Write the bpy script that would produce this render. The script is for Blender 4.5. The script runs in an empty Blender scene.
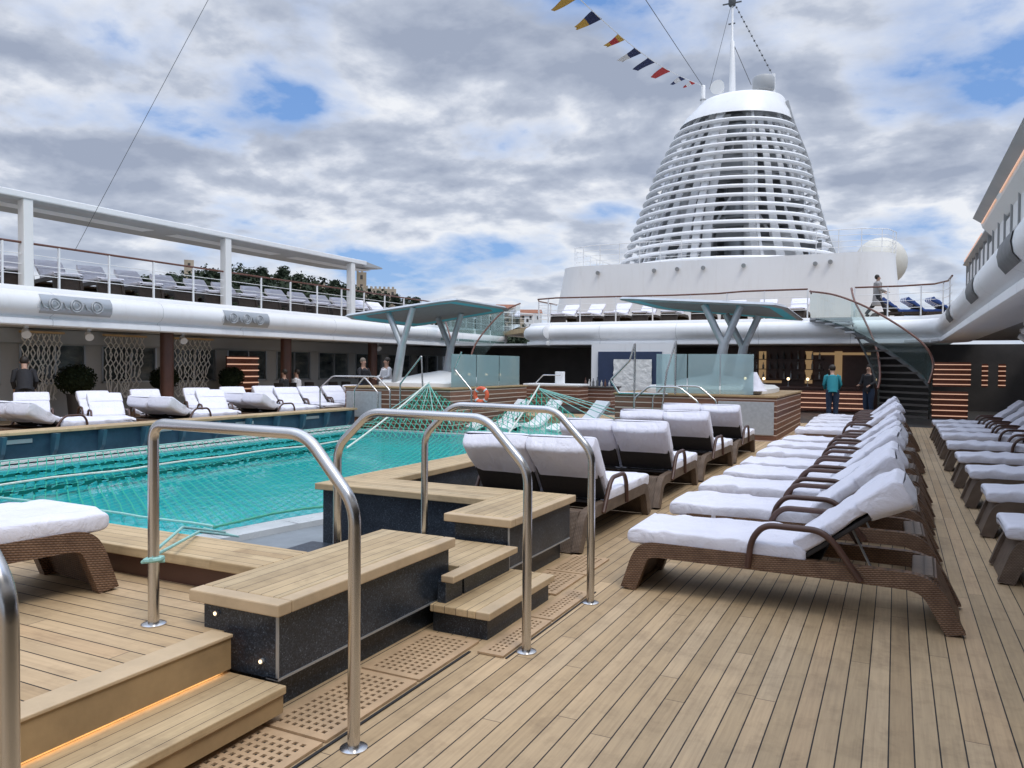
import bpy, math, random
from mathutils import Vector, Matrix, noise
random.seed(7)
scene = bpy.context.scene
COL = scene.collection
R = math.radians
PI = math.pi

# ------------------------------------------------------------------ mesh helper
class MB:
    def __init__(s):
        s.v = []; s.f = []
    def add(s, vs, fs):
        o = len(s.v); s.v += [tuple(p) for p in vs]; s.f += [tuple(i + o for i in f) for f in fs]
        return s
    def box(s, x0, x1, y0, y1, z0, z1):
        return s.add([(x0,y0,z0),(x1,y0,z0),(x1,y1,z0),(x0,y1,z0),(x0,y0,z1),(x1,y0,z1),(x1,y1,z1),(x0,y1,z1)],
              [(0,3,2,1),(4,5,6,7),(0,1,5,4),(1,2,6,5),(2,3,7,6),(3,0,4,7)])
    def bar(s, a, b, w, h, up=(0,0,1)):
        a = Vector(a); b = Vector(b); d = (b-a).normalized(); u = Vector(up)
        r = d.cross(u)
        if r.length < 1e-4: r = d.cross(Vector((1,0,0)))
        r.normalize(); u = r.cross(d).normalized()
        vs = []
        for p in (a, b):
            for (i, j) in ((-1,-1),(1,-1),(1,1),(-1,1)):
                vs.append(p + r*(i*w/2) + u*(j*h/2))
        return s.add(vs, [(0,1,2,3),(7,6,5,4),(0,4,5,1),(1,5,6,2),(2,6,7,3),(3,7,4,0)])
    def tube(s, pts, r, n=8, closed=False, flat=1.0, up=None):
        pts = [Vector(p) for p in pts]; m = len(pts); rr = r if isinstance(r, (list, tuple)) else [r]*m
        vs = []; prev = None
        for i, p in enumerate(pts):
            if closed: t = pts[(i+1) % m] - pts[i-1]
            else: t = pts[min(i+1, m-1)] - pts[max(i-1, 0)]
            t.normalize()
            if up is not None: a = Vector(up)
            elif prev is not None: a = prev
            else: a = Vector((0,0,1)) if abs(t.z) < .9 else Vector((1,0,0))
            a = a - t*a.dot(t)
            if a.length < 1e-5: a = Vector((1,0,0)) - t*t.x
            a.normalize(); prev = a; b = t.cross(a)
            for k in range(n):
                q = 2*PI*k/n
                vs.append(p + (a*math.cos(q)*flat + b*math.sin(q))*rr[i])
        fs = []
        for i in range(m if closed else m-1):
            j = (i+1) % m
            for k in range(n):
                l = (k+1) % n
                fs.append((i*n+k, i*n+l, j*n+l, j*n+k))
        if not closed:
            fs.append(tuple(range(n-1, -1, -1))); fs.append(tuple((m-1)*n+k for k in range(n)))
        return s.add(vs, fs)
    def lathe(s, prof, c=(0,0,0), n=20, sx=1, sy=1):
        vs = []
        for (r, z) in prof:
            for k in range(n):
                q = 2*PI*k/n
                vs.append((c[0]+r*sx*math.cos(q), c[1]+r*sy*math.sin(q), c[2]+z))
        m = len(prof); fs = []
        for i in range(m-1):
            for k in range(n):
                l = (k+1) % n
                fs.append((i*n+k, i*n+l, (i+1)*n+l, (i+1)*n+k))
        fs.append(tuple(range(n-1,-1,-1))); fs.append(tuple((m-1)*n+k for k in range(n)))
        return s.add(vs, fs)
    def prism(s, poly, z0, z1):
        n = len(poly)
        vs = [(x,y,z0) for x,y in poly] + [(x,y,z1) for x,y in poly]
        fs = [tuple(range(n-1,-1,-1)), tuple(range(n,2*n))]
        for i in range(n):
            j = (i+1) % n; fs.append((i, j, n+j, n+i))
        return s.add(vs, fs)
    def prism_y(s, poly, y0, y1):          # poly in x,z
        n = len(poly)
        vs = [(x,y0,z) for x,z in poly] + [(x,y1,z) for x,z in poly]
        fs = [tuple(range(n)), tuple(range(2*n-1,n-1,-1))]
        for i in range(n):
            j = (i+1) % n; fs.append((j, i, n+i, n+j))
        return s.add(vs, fs)
    def grid(s, rows, closed_j=False):
        m = len(rows); n = len(rows[0]); vs = [p for r in rows for p in r]; fs = []
        for i in range(m-1):
            for k in range(n if closed_j else n-1):
                l = (k+1) % n
                fs.append((i*n+k, i*n+l, (i+1)*n+l, (i+1)*n+k))
        return s.add(vs, fs)
    def ball(s, c, r, n=12, sz=1.0):
        prof = [(max(r*math.sin(PI*i/n), 1e-4), -r*sz*math.cos(PI*i/n)) for i in range(n+1)]
        return s.lathe(prof, c, n*2)
    def xf(s, M):
        s.v = [tuple(M @ Vector(p)) for p in s.v]; return s
    def build(s, name, mat, parent=None, smooth=False, bevel=0, bseg=2, base=None):
        if base is None: base = Vector(parent['_b']) if parent is not None and '_b' in parent else Vector((0,0,0))
        me = bpy.data.meshes.new(name)
        me.from_pydata([tuple(Vector(p)-Vector(base)) for p in s.v], [], s.f); me.update()
        if mat is not None: me.materials.append(mat)
        if smooth:
            me.polygons.foreach_set('use_smooth', [True]*len(me.polygons))
            try: me.set_sharp_from_angle(angle=R(40))
            except Exception: pass
        o = bpy.data.objects.new(name, me); COL.objects.link(o)
        if parent is not None:
            o.parent = parent
            if '_b' in parent: o['_b'] = parent['_b']
        if bevel:
            b = o.modifiers.new('bevel', 'BEVEL'); b.width = bevel; b.segments = bseg; b.limit_method = 'ANGLE'
        return o

ALL = []
def tag(o, label, cat, group=None):
    o['label'] = label; o['category'] = cat
    if group: o['group'] = group
    ALL.append(o); return o
def root(name, loc, label, cat, group=None, rz=0):
    o = bpy.data.objects.new(name, None); COL.objects.link(o); o.location = loc; o.rotation_euler = (0,0,rz)
    o['_b'] = list(loc); o.empty_display_size = .1
    return tag(o, label, cat, group)
def struct(o): o['kind'] = 'structure'; return o
def kids(o): return [c for c in bpy.data.objects if c.parent == o]
def copy_tree(o, parent=None):
    ks = kids(o); c = o.copy(); COL.objects.link(c)
    if parent is not None: c.parent = parent
    for k in ks: copy_tree(k, c)
    return c
ORD = ['first','second','third','fourth','fifth','sixth','seventh','eighth','ninth','tenth','eleventh','twelfth','thirteenth','fourteenth','fifteenth','sixteenth','seventeenth','eighteenth','nineteenth','twentieth']
def rnd(pts, rad, seg=5):       # round the corners of a polyline
    pts = [Vector(p) for p in pts]; out = [pts[0]]
    for i in range(1, len(pts)-1):
        a, b, c = pts[i-1], pts[i], pts[i+1]
        r1 = min(rad, (a-b).length*.48, (c-b).length*.48)
        p0 = b+(a-b).normalized()*r1; p1 = b+(c-b).normalized()*r1
        for k in range(seg+1):
            t = k/seg; out.append(p0*(1-t)**2 + b*2*t*(1-t) + p1*t*t)
    out.append(pts[-1]); return out

# ------------------------------------------------------------------ materials
class NT:
    def __init__(s, name):
        s.m = bpy.data.materials.new(name); s.m.use_nodes = True; s.t = s.m.node_tree
        s.b = s.t.nodes['Principled BSDF']; s.out = s.t.nodes['Material Output']
    def n(s, typ, **kw):
        nd = s.t.nodes.new(typ)
        for k, v in kw.items(): setattr(nd, k, v)
        return nd
    def l(s, a, b): s.t.links.new(a, b)
    def math(s, op, a, b=None, c=None, clamp=False):
        nd = s.n('ShaderNodeMath', operation=op); nd.use_clamp = clamp
        for i, v in enumerate((a, b, c)):
            if v is None: continue
            if hasattr(v, 'is_linked') or hasattr(v, 'links'): s.l(v, nd.inputs[i])
            else: nd.inputs[i].default_value = v
        return nd.outputs[0]
    def mix(s, f, a, b, bt='MIX'):
        nd = s.n('ShaderNodeMix', data_type='RGBA', blend_type=bt)
        for i, v in ((0, f), (6, a), (7, b)):
            if hasattr(v, 'links'): s.l(v, nd.inputs[i])
            else: nd.inputs[i].default_value = v if i == 0 else (*v, 1) if len(v) == 3 else v
        return nd.outputs[2]
    def coord(s, kind='Object'): return s.n('ShaderNodeTexCoord').outputs[kind]
    def noise(s, vec, scale, detail=3, rough=.55, sc=None, dist=0):
        if sc:
            mp = s.n('ShaderNodeMapping'); mp.inputs['Scale'].default_value = sc; s.l(vec, mp.inputs[0]); vec = mp.outputs[0]
        nd = s.n('ShaderNodeTexNoise'); s.l(vec, nd.inputs['Vector']); nd.inputs['Scale'].default_value = scale
        nd.inputs['Detail'].default_value = detail; nd.inputs['Roughness'].default_value = rough; nd.inputs['Distortion'].default_value = dist
        return nd.outputs[0]
    def ramp(s, f, stops):
        nd = s.n('ShaderNodeValToRGB'); s.l(f, nd.inputs[0]); e = nd.color_ramp.elements
        while len(e) < len(stops): e.new(.5)
        for i, (p, c) in enumerate(stops):
            e[i].position = p; e[i].color = (*c, 1) if len(c) == 3 else c
        return nd.outputs[0]
    def bump(s, h, strength=.3, dist=.01):
        nd = s.n('ShaderNodeBump'); nd.inputs['Strength'].default_value = strength; nd.inputs['Distance'].default_value = dist
        s.l(h, nd.inputs['Height']); s.l(nd.outputs[0], s.b.inputs['Normal'])
    def base(s, v):
        if hasattr(v, 'links'): s.l(v, s.b.inputs['Base Color'])
        else: s.b.inputs['Base Color'].default_value = (*v, 1)
    def set(s, **kw):
        for k, v in kw.items():
            k = k.replace('_', ' ')
            if hasattr(v, 'links'): s.l(v, s.b.inputs[k])
            else: s.b.inputs[k].default_value = v
        return s

def simple(name, col, rough=.5, metal=0, var=.12, scale=3., bump=0, spec=None, bscale=None):
    m = NT(name); co = m.coord()
    n1 = m.noise(co, scale, 4, .6)
    c = m.ramp(n1, [(.25, tuple(x*(1-var) for x in col)), (.75, tuple(min(1, x*(1+var)) for x in col))])
    m.base(c)
    rg = m.math('MULTIPLY_ADD', m.noise(co, scale*2.7, 3), .25, rough-.12, True)
    m.set(Metallic=metal); m.l(rg, m.b.inputs['Roughness'])
    if spec is not None: m.set(Specular_IOR_Level=spec)
    if bump: m.bump(m.noise(co, bscale or scale*8, 4), bump, .01)
    return m.m

def planks(name, along, width, length, c0, c1, seam=.064, seamcol=(.018,.013,.010), tint=0.0, joints=True, rough=.62):
    """caulked teak: boards run along axis `along` (0 = x, 1 = y) of object space"""
    m = NT(name); co = m.coord(); sp = m.n('ShaderNodeSeparateXYZ'); m.l(co, sp.inputs[0])
    A = sp.outputs[along]; B = sp.outputs[1-along]
    b = m.math('DIVIDE', B, width); idx = m.math('FLOOR', b); fr = m.math('FRACT', b)
    wn = m.n('ShaderNodeTexWhiteNoise', noise_dimensions='1D'); m.l(idx, wn.inputs['W'])
    off = wn.outputs['Value']
    a = m.math('ADD', m.math('DIVIDE', A, length), m.math('MULTIPLY', off, 7.3)); ai = m.math('FLOOR', a); af = m.math('FRACT', a)
    cb = m.n('ShaderNodeCombineXYZ'); m.l(idx, cb.inputs[0]); m.l(ai, cb.inputs[1])
    wn2 = m.n('ShaderNodeTexWhiteNoise', noise_dimensions='2D'); m.l(cb.outputs[0], wn2.inputs['Vector'])
    rv = wn2.outputs['Value']
    wob = m.noise(co, 9, 2)
    d = m.math('MINIMUM', fr, m.math('SUBTRACT', 1.0, fr))
    s1 = m.math('LESS_THAN', d, m.math('MULTIPLY_ADD', wob, .01, seam*.5-.005))
    if joints:
        d2 = m.math('MINIMUM', af, m.math('SUBTRACT', 1.0, af))
        s2 = m.math('LESS_THAN', d2, .0012*2.0/length)
        s2 = m.math('MULTIPLY', s2, .75)
        mask = m.math('MAXIMUM', s1, s2)
    else: mask = s1
    sc = (1.2, 30, 30) if along == 0 else (30, 1.2, 30)
    # shift grain per board
    va = m.n('ShaderNodeVectorMath', operation='MULTIPLY_ADD'); m.l(wn2.outputs['Color'], va.inputs[0]); va.inputs[1].default_value = (9,9,9); m.l(co, va.inputs[2])
    gr = m.noise(va.outputs[0], 2.2, 5, .62, sc)
    big = m.noise(co, .7, 4, .6)
    spots = m.noise(co, 5.5, 5, .7)
    base = m.ramp(rv, [(0, c0), (.55, tuple((x+y)/2 for x, y in zip(c0, c1))), (1, c1)])
    g = m.ramp(gr, [(.25, (.80,.78,.76)), (.6, (1,1,1)), (.85, (1.08,1.05,1.0))])
    base = m.mix(1, base, g, 'MULTIPLY')
    base = m.mix(1, base, m.ramp(big, [(.3,(.84,.85,.87)),(.7,(1.08,1.06,1.03))]), 'MULTIPLY')
    base = m.mix(1, base, m.ramp(spots, [(.28,(.80,.79,.78)),(.5,(1,1,1))]), 'MULTIPLY')
    hue = m.n('ShaderNodeTexWhiteNoise', noise_dimensions='2D'); vv = m.n('ShaderNodeVectorMath', operation='ADD'); m.l(cb.outputs[0], vv.inputs[0]); vv.inputs[1].default_value = (13.3,7.7,0); m.l(vv.outputs[0], hue.inputs['Vector'])
    base = m.mix(1, base, m.ramp(hue.outputs[0], [(0,(1.0,.96,.94)),(.2,(1,1,1)),(.8,(1,1,1)),(1,(.95,.97,1.0))]), 'MULTIPLY')
    drip = m.noise(co, 1.1, 6, .72, (1.3,1,1), .6)
    base = m.mix(1, base, m.ramp(drip, [(.33,(.78,.77,.77)),(.42,(.95,.95,.95)),(.5,(1,1,1))]), 'MULTIPLY')
    col = m.mix(mask, base, seamcol)
    m.base(col)
    m.l(m.math('MULTIPLY_ADD', gr, .25, rough-.1, True), m.b.inputs['Roughness'])
    m.set(Specular_IOR_Level=.35)
    h = m.math('SUBTRACT', m.math('MULTIPLY', gr, .25), mask)
    m.bump(h, .35, .004)
    return m.m

TK0, TK1 = (.44,.315,.180), (.57,.415,.252)
M = {}
M['deck'] = planks('teak_deck', 1, .0975, 3.2, TK0, TK1)
M['deck_x'] = planks('teak_deck_cross', 0, .105, 2.3, TK0, TK1)
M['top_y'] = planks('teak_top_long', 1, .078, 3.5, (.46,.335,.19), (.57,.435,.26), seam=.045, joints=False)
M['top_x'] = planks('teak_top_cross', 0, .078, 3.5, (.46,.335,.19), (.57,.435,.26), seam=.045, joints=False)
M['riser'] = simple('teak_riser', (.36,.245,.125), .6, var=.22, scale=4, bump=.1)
M['trim'] = simple('teak_trim', (.51,.38,.235), .55, var=.14, scale=6, bump=.1)
def weathered(name, col):
    m = NT(name); co = m.coord()
    st = m.noise(co, 2.2, 5, .7, (1.6,1.6,.22)); bg_ = m.noise(co, .35, 4, .6)
    c = m.ramp(bg_, [(.3, tuple(x*.94 for x in col)), (.7, col)])
    c = m.mix(1, c, m.ramp(st, [(.22,(.87,.86,.83)),(.36,(.97,.965,.96)),(.5,(1,1,1))]), 'MULTIPLY')
    m.base(c); m.l(m.math('MULTIPLY_ADD', st, .3, .22, True), m.b.inputs['Roughness']); m.bump(m.noise(co, 1.4, 3, .5), .12, .03); return m.m
M['white'] = weathered('white_paint', (.84,.845,.855))
M['whitec'] = simple('cream_white_paint', (.80,.80,.79), .42, var=.04, scale=.5)
M['greyp'] = simple('grey_paint', (.40,.41,.42), .5, var=.08, scale=1)
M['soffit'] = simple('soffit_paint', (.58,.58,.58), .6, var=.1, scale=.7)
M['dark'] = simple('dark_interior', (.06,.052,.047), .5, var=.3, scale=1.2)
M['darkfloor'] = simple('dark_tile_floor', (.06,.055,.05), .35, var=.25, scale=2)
M['wall'] = simple('taupe_wall', (.42,.41,.39), .6, var=.08, scale=1)
M['alum'] = simple('silver_frame', (.42,.44,.46), .35, metal=.6, var=.06)
M['mahog'] = simple('mahogany_rail', (.14,.055,.035), .3, var=.2, scale=5)
M['brown'] = simple('brown_paint_and_shade', (.10,.045,.032), .4, var=.2, scale=4)
M['navy'] = simple('navy_panel', (.028,.045,.10), .5, var=.12)
M['black'] = simple('black_rubber_and_shade', (.012,.012,.013), .6)
M['cord'] = simple('pale_green_rope', (.30,.55,.50), .7, var=.15, scale=20)
M['wrope'] = simple('white_rope', (.62,.66,.60), .7, var=.15, scale=20)
M['netrope'] = simple('green_rope', (.05,.30,.20), .7, var=.25, scale=20)
M['macrame'] = simple('macrame_cotton', (.74,.71,.66), .85, var=.2, scale=10)
M['skin'] = simple('skin', (.42,.25,.18), .5, var=.08, scale=20)
M['hair'] = simple('dark_hair', (.02,.014,.01), .6, var=.3, scale=40)
M['pipe'] = simple('soot_grey_pipe', (.10,.105,.11), .45, var=.25, scale=1.5)
M['ledge'] = simple('pale_pool_tile', (.52,.54,.55), .3, var=.14, scale=2.5)
M['ledge2'] = simple('grey_pool_tile', (.20,.225,.245), .35, var=.18, scale=3)
M['orange'] = simple('orange_plastic', (.75,.12,.05), .45, var=.1)
M['stone'] = simple('old_stone', (.36,.29,.21), .9, var=.25, scale=.12, bump=.2)
M['stone2'] = simple('pale_render', (.46,.38,.29), .9, var=.2, scale=.2)
M['roof'] = simple('terracotta', (.28,.12,.07), .9, var=.25, scale=.3)
M['grille'] = simple('pale_grille', (.38,.40,.42), .45, var=.15, scale=14, bump=.3)

def steel():
    m = NT('polished_steel'); co = m.coord()
    m.base(m.ramp(m.noise(co, 1.6, 2, .5), [(.3,(.52,.50,.48)),(.7,(.66,.65,.64))]))
    m.set(Metallic=1.0, Roughness=.24); return m.m
M['steel'] = steel()
def canopy_metal():
    m = NT('silver_paint'); co = m.coord()
    m.base(m.ramp(m.noise(co, 3, 4), [(.3,(.40,.42,.44)),(.7,(.52,.54,.56))])); m.set(Metallic=.5, Roughness=.38); return m.m
M['silver'] = canopy_metal()
M['rimg'] = simple('grey_rim_paint', (.27,.28,.29), .45, var=.08)

def granite():
    m = NT('dark_granite'); co = m.coord()
    vo = m.n('ShaderNodeTexVoronoi'); vo.inputs['Scale'].default_value = 170; m.l(co, vo.inputs['Vector'])
    c = m.ramp(vo.outputs['Color'], [(0,(.008,.010,.014)),(.55,(.020,.026,.036)),(.82,(.045,.058,.075)),(.97,(.13,.15,.18))])
    c = m.mix(1, c, m.ramp(m.noise(co, 4, 4, .65), [(.3,(.65,.7,.75)),(.7,(1.35,1.35,1.35))]), 'MULTIPLY')
    m.base(c); m.set(Roughness=.34, Specular_IOR_Level=.45); m.bump(m.noise(co, 90, 3), .08, .002)
    return m.m
M['granite'] = granite()
def poolwall():
    m = NT('blue_pool_tile'); co = m.coord()
    br = m.n('ShaderNodeTexBrick'); mp = m.n('ShaderNodeMapping'); mp.inputs['Rotation'].default_value = (R(90), 0, R(90)); m.l(co, mp.inputs[0]); m.l(mp.outputs[0], br.inputs['Vector'])
    br.inputs['Scale'].default_value = 1; br.inputs['Brick Width'].default_value = .62; br.inputs['Row Height'].default_value = .55; br.inputs['Mortar Size'].default_value = .004
    br.offset = 0
    br.inputs['Color1'].default_value = (.018,.045,.075,1); br.inputs['Color2'].default_value = (.026,.055,.085,1); br.inputs['Mortar'].default_value = (.01,.02,.03,1)
    c = m.mix(1, br.outputs[0], m.ramp(m.noise(co, 2.2, 5, .7), [(.3,(.7,.75,.8)),(.7,(1.6,1.5,1.45))]), 'MULTIPLY')
    m.base(c); m.set(Roughness=.3); return m.m
M['poolwall'] = poolwall()
M['bracket'] = simple('blue_bracket', (.035,.10,.145), .35, var=.2)

def wicker(name, c0, c1, sc=1.0):
    m = NT(name); co = m.coord()
    sp = m.n('ShaderNodeSeparateXYZ'); m.l(co, sp.inputs[0])
    X, Y, Z = sp.outputs
    u = m.math('MULTIPLY', m.math('ADD', X, Y), 62*sc*PI); v = m.math('MULTIPLY', m.math('SUBTRACT', Z, m.math('MULTIPLY', X, 0.15)), 58*sc*PI)
    row = m.math('FLOOR', m.math('DIVIDE', v, PI))
    a = m.math('ABSOLUTE', m.math('SINE', m.math('MULTIPLY_ADD', row, PI/2, m.math('MULTIPLY', u, .5))))
    b = m.math('ABSOLUTE', m.math('SINE', v))
    h = m.math('MULTIPLY', m.math('MULTIPLY_ADD', a, .5, .5), m.math('POWER', b, .6))
    nz = m.noise(co, 11, 4, .6)
    c = m.mix(h, tuple(x*.32 for x in c0), m.ramp(nz, [(.3, c0), (.7, c1)]))
    m.base(c); m.set(Roughness=.5, Specular_IOR_Level=.35); m.bump(h, .8, .006)
    return m.m
M['wicker'] = wicker('brown_wicker', (.15,.080,.045), (.29,.17,.10), 1.35)
M['wickerd'] = wicker('dark_wicker', (.03,.02,.016), (.06,.04,.03), 1.55)
M['wicker2'] = wicker('pale_wicker', (.15,.105,.075), (.25,.18,.13), 1.55)

def towel():
    m = NT('white_towel'); co = m.coord()
    big = m.noise(co, 2.6, 4, .6)
    m.base(m.ramp(big, [(.3,(.71,.705,.79)),(.7,(.79,.785,.86))]))
    m.set(Roughness=.95, Specular_IOR_Level=.08)
    try: m.set(Sheen_Weight=.25)
    except Exception: pass
    wr = m.noise(co, 5.5, 5, .62, (1,1.7,1), .9); fine = m.noise(co, 240, 2)
    m.bump(m.math('MULTIPLY_ADD', fine, .08, wr), .75, .035)
    return m.m
M['towel'] = towel()
M['sling'] = simple('dark_mesh_fabric', (.022,.018,.017), .7, var=.25, scale=40, bump=.2)
def striped():
    m = NT('blue_striped_towel'); co = m.coord(); sp = m.n('ShaderNodeSeparateXYZ'); m.l(co, sp.inputs[0])
    f = m.math('FRACT', m.math('MULTIPLY', sp.outputs[1], 5.5)); k = m.math('GREATER_THAN', f, .5)
    m.base(m.mix(k, (.74,.75,.78), (.03,.07,.24))); m.set(Roughness=.9); return m.m
M['striped'] = striped()

def water():
    m = NT('pool_water'); co = m.coord()
    c = m.ramp(m.noise(co, .35, 3, .5), [(.3,(.014,.36,.40)),(.7,(.03,.46,.48))])
    m.base(c); m.set(Roughness=.06, IOR=1.22, Specular_IOR_Level=.5)
    m.bump(m.math('ADD', m.noise(co, 2.6, 3, .5), m.math('MULTIPLY', m.noise(co, 13, 2), .25)), .22, .03)
    return m.m
M['water'] = water()
def shallow():
    m = NT('shallow_pool_water'); co = m.coord()
    m.base(m.ramp(m.noise(co, 1.3, 3, .5), [(.3,(.10,.36,.34)),(.7,(.20,.46,.42))])); m.set(Roughness=.12, IOR=1.2)
    m.bump(m.noise(co, 4, 3), .2, .03); return m.m
M['shallow'] = shallow()
def net(name, col, cell, wid, thick=1):
    m = NT(name); co = m.coord(); sp = m.n('ShaderNodeSeparateXYZ'); 
    va = m.n('ShaderNodeVectorMath', operation='MULTIPLY_ADD'); nz = m.n('ShaderNodeTexNoise'); nz.inputs['Scale'].default_value = 1.1; m.l(co, nz.inputs['Vector'])
    m.l(nz.outputs['Color'], va.inputs[0]); va.inputs[1].default_value = (.05,.05,0); m.l(co, va.inputs[2]); m.l(va.outputs[0], sp.inputs[0])
    X, Y, Z = sp.outputs
    def line(e):
        f = m.math('FRACT', m.math('DIVIDE', e, cell)); return m.math('LESS_THAN', m.math('ABSOLUTE', m.math('SUBTRACT', f, .5)), wid)
    k = m.math('MAXIMUM', line(m.math('MULTIPLY_ADD', Y, .39, m.math('MULTIPLY', X, .92))), line(m.math('MULTIPLY_ADD', Y, .839, m.math('MULTIPLY', X, .545))))
    m.base(col); m.set(Roughness=.8, Specular_IOR_Level=.0); m.l(k, m.b.inputs['Alpha']); return m.m
M['net'] = net('green_cargo_net', (.045,.33,.24), .125, .060)
M['netd'] = net('dark_green_folded_net', (.004,.07,.06), .15, .20)
def glass(name, tint=(.80,.90,.88), fac=.14, rough=.03, dens=0.0, dcol=(.4,.6,.6)):
    m = NT(name); t = m.t
    tr = m.n('ShaderNodeBsdfTransparent'); tr.inputs[0].default_value = (*tint, 1)
    gl = m.n('ShaderNodeBsdfGlossy'); gl.inputs['Roughness'].default_value = rough; gl.inputs[0].default_value = (.95,1,1,1)
    df = m.n('ShaderNodeBsdfDiffuse'); df.inputs[0].default_value = (*dcol, 1)
    lw = m.n('ShaderNodeLayerWeight'); lw.inputs[0].default_value = .25
    mx = m.n('ShaderNodeMixShader'); m.l(m.math('ADD', m.math('MULTIPLY', lw.outputs['Fresnel'], .8), fac, None, True), mx.inputs[0])
    m.l(tr.outputs[0], mx.inputs[1]); m.l(gl.outputs[0], mx.inputs[2])
    m2 = m.n('ShaderNodeMixShader'); m2.inputs[0].default_value = dens; m.l(mx.outputs[0], m2.inputs[1]); m.l(df.outputs[0], m2.inputs[2])
    m.l(m2.outputs[0], m.out.inputs[0]); return m.m
M['glass'] = glass('screen_glass', (.80,.92,.92), .10, .03, .38, (.50,.64,.66))  # pale diffuse share stands in for sky reflected in the screens
M['glassd'] = glass('stair_glass', (.84,.92,.91), .03, .03, .05, (.45,.65,.63))
M['glassl'] = glass('clear_glass', (.86,.93,.92), .06)
def window():
    m = NT('window_pane'); co = m.coord()
    c = m.ramp(m.noise(co, 1.3, 5, .6, (1,1,2.6)), [(.3,(.02,.025,.03)),(.5,(.07,.085,.085)),(.64,(.13,.14,.13)),(.75,(.25,.26,.25))])  # pale patches painted into the panes stand in for reflections
    m.base(c); m.set(Roughness=.08, Specular_IOR_Level=.8); return m.m
M['pane'] = window()
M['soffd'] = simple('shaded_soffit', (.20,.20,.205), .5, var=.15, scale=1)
def blueroof():
    m = NT('blue_skylight'); co = m.coord()
    m.base((.08,.44,.54)); m.set(Roughness=.5, Specular_IOR_Level=.15); return m.m  # opaque blue, brightened in place of daylight coming through the glazing
M['blueg'] = blueroof()
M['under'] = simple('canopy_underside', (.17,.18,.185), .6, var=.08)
def emit(name, col, st):
    m = NT(name); m.base(tuple(c*.5 for c in col)); m.b.inputs['Emission Color'].default_value = (*col, 1); m.b.inputs['Emission Strength'].default_value = st; return m.m
M['led'] = emit('warm_led', (1,.64,.34), 5)
M['ledp'] = emit('pale_warm_led', (1,.60,.42), .62)
M['amber'] = emit('amber_backlight', (.80,.52,.26), .28)
M['lamp'] = emit('warm_lamp', (1,.72,.42), 3.0)
def slatwood():
    m = NT('dark_red_slats'); co = m.coord(); sp = m.n('ShaderNodeSeparateXYZ'); m.l(co, sp.inputs[0])
    f = m.math('FRACT', m.math('DIVIDE', sp.outputs[2], .128)); 
    gap = m.math('LESS_THAN', f, .17)
    idx = m.math('FLOOR', m.math('DIVIDE', sp.outputs[2], .128)); wn = m.n('ShaderNodeTexWhiteNoise', noise_dimensions='1D'); m.l(idx, wn.inputs['W'])
    g = m.noise(co, 3, 5, .6, (1,1,16))
    c = m.mix(wn.outputs[0], (.13,.055,.035), (.21,.10,.062)); c = m.mix(1, c, m.ramp(g, [(.3,(.7,.7,.7)),(.7,(1.3,1.25,1.2))]), 'MULTIPLY')
    m.base(m.mix(gap, c, (.62,.50,.42))); m.set(Roughness=.5); m.bump(m.math('SUBTRACT', 1.0, gap), .5, .01); return m.m
M['slat'] = slatwood()
def foliage(name, c0, c1, sc=1.5):
    m = NT(name); co = m.coord(); m.base(m.ramp(m.noise(co, sc, 4, .65), [(.3,c0),(.7,c1)])); m.set(Roughness=.8, Specular_IOR_Level=.15); return m.m
M['radome'] = simple('cream_dome', (.62,.60,.54), .5, var=.06)
M['bush'] = foliage('dark_leaves', (.008,.012,.006), (.03,.042,.018), 6)
M['hillv'] = foliage('hillside_green', (.022,.034,.022), (.060,.070,.042), .06)
M['treef'] = foliage('far_tree_leaves', (.012,.022,.014), (.045,.058,.034), .3)
def artm():
    m = NT('white_relief_fabric'); co = m.coord(); n1 = m.noise(co, 2.2, 4, .6, (1,1,1), 1.6)
    m.base(m.ramp(n1, [(.35,(.72,.72,.70)),(.6,(.82,.82,.80))])); m.set(Roughness=.9); m.bump(n1, .9, .06); return m.m
M['art'] = artm()
def sea():
    m = NT('sea_water'); co = m.coord(); m.base(m.ramp(m.noise(co, .02, 4), [(.3,(.02,.05,.07)),(.7,(.04,.08,.10))])); m.set(Roughness=.15); m.bump(m.noise(co, .4, 5), .4, .4); return m.m
M['sea'] = sea()
M['teal'] = simple('teal_shirt', (.02,.22,.27), .85, var=.12, scale=8, bump=.3)
M['jeans'] = simple('navy_trousers', (.02,.035,.07), .85, var=.2, scale=8, bump=.2)
M['blackc'] = simple('black_cloth', (.018,.018,.022), .85, var=.25, scale=8, bump=.2)
M['whitecl'] = simple('white_cloth', (.66,.66,.68), .9, var=.08, scale=8, bump=.3)
M['greycl'] = simple('grey_cloth', (.30,.29,.29), .9, var=.12, scale=8, bump=.3)
M['blondhair'] = simple('grey_hair', (.16,.13,.10), .6, var=.3, scale=40)

# ------------------------------------------------------------------ the setting
def sheet(name, poly, z, mat):
    o = MB().add([(x,y,z) for x, y in poly], [tuple(range(len(poly)))]).build(name, mat); return struct(o)
def block(name, x0, x1, y0, y1, z0, z1, mat):
    return struct(MB().box(x0,x1,y0,y1,z0,z1).build(name, mat))

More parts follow.
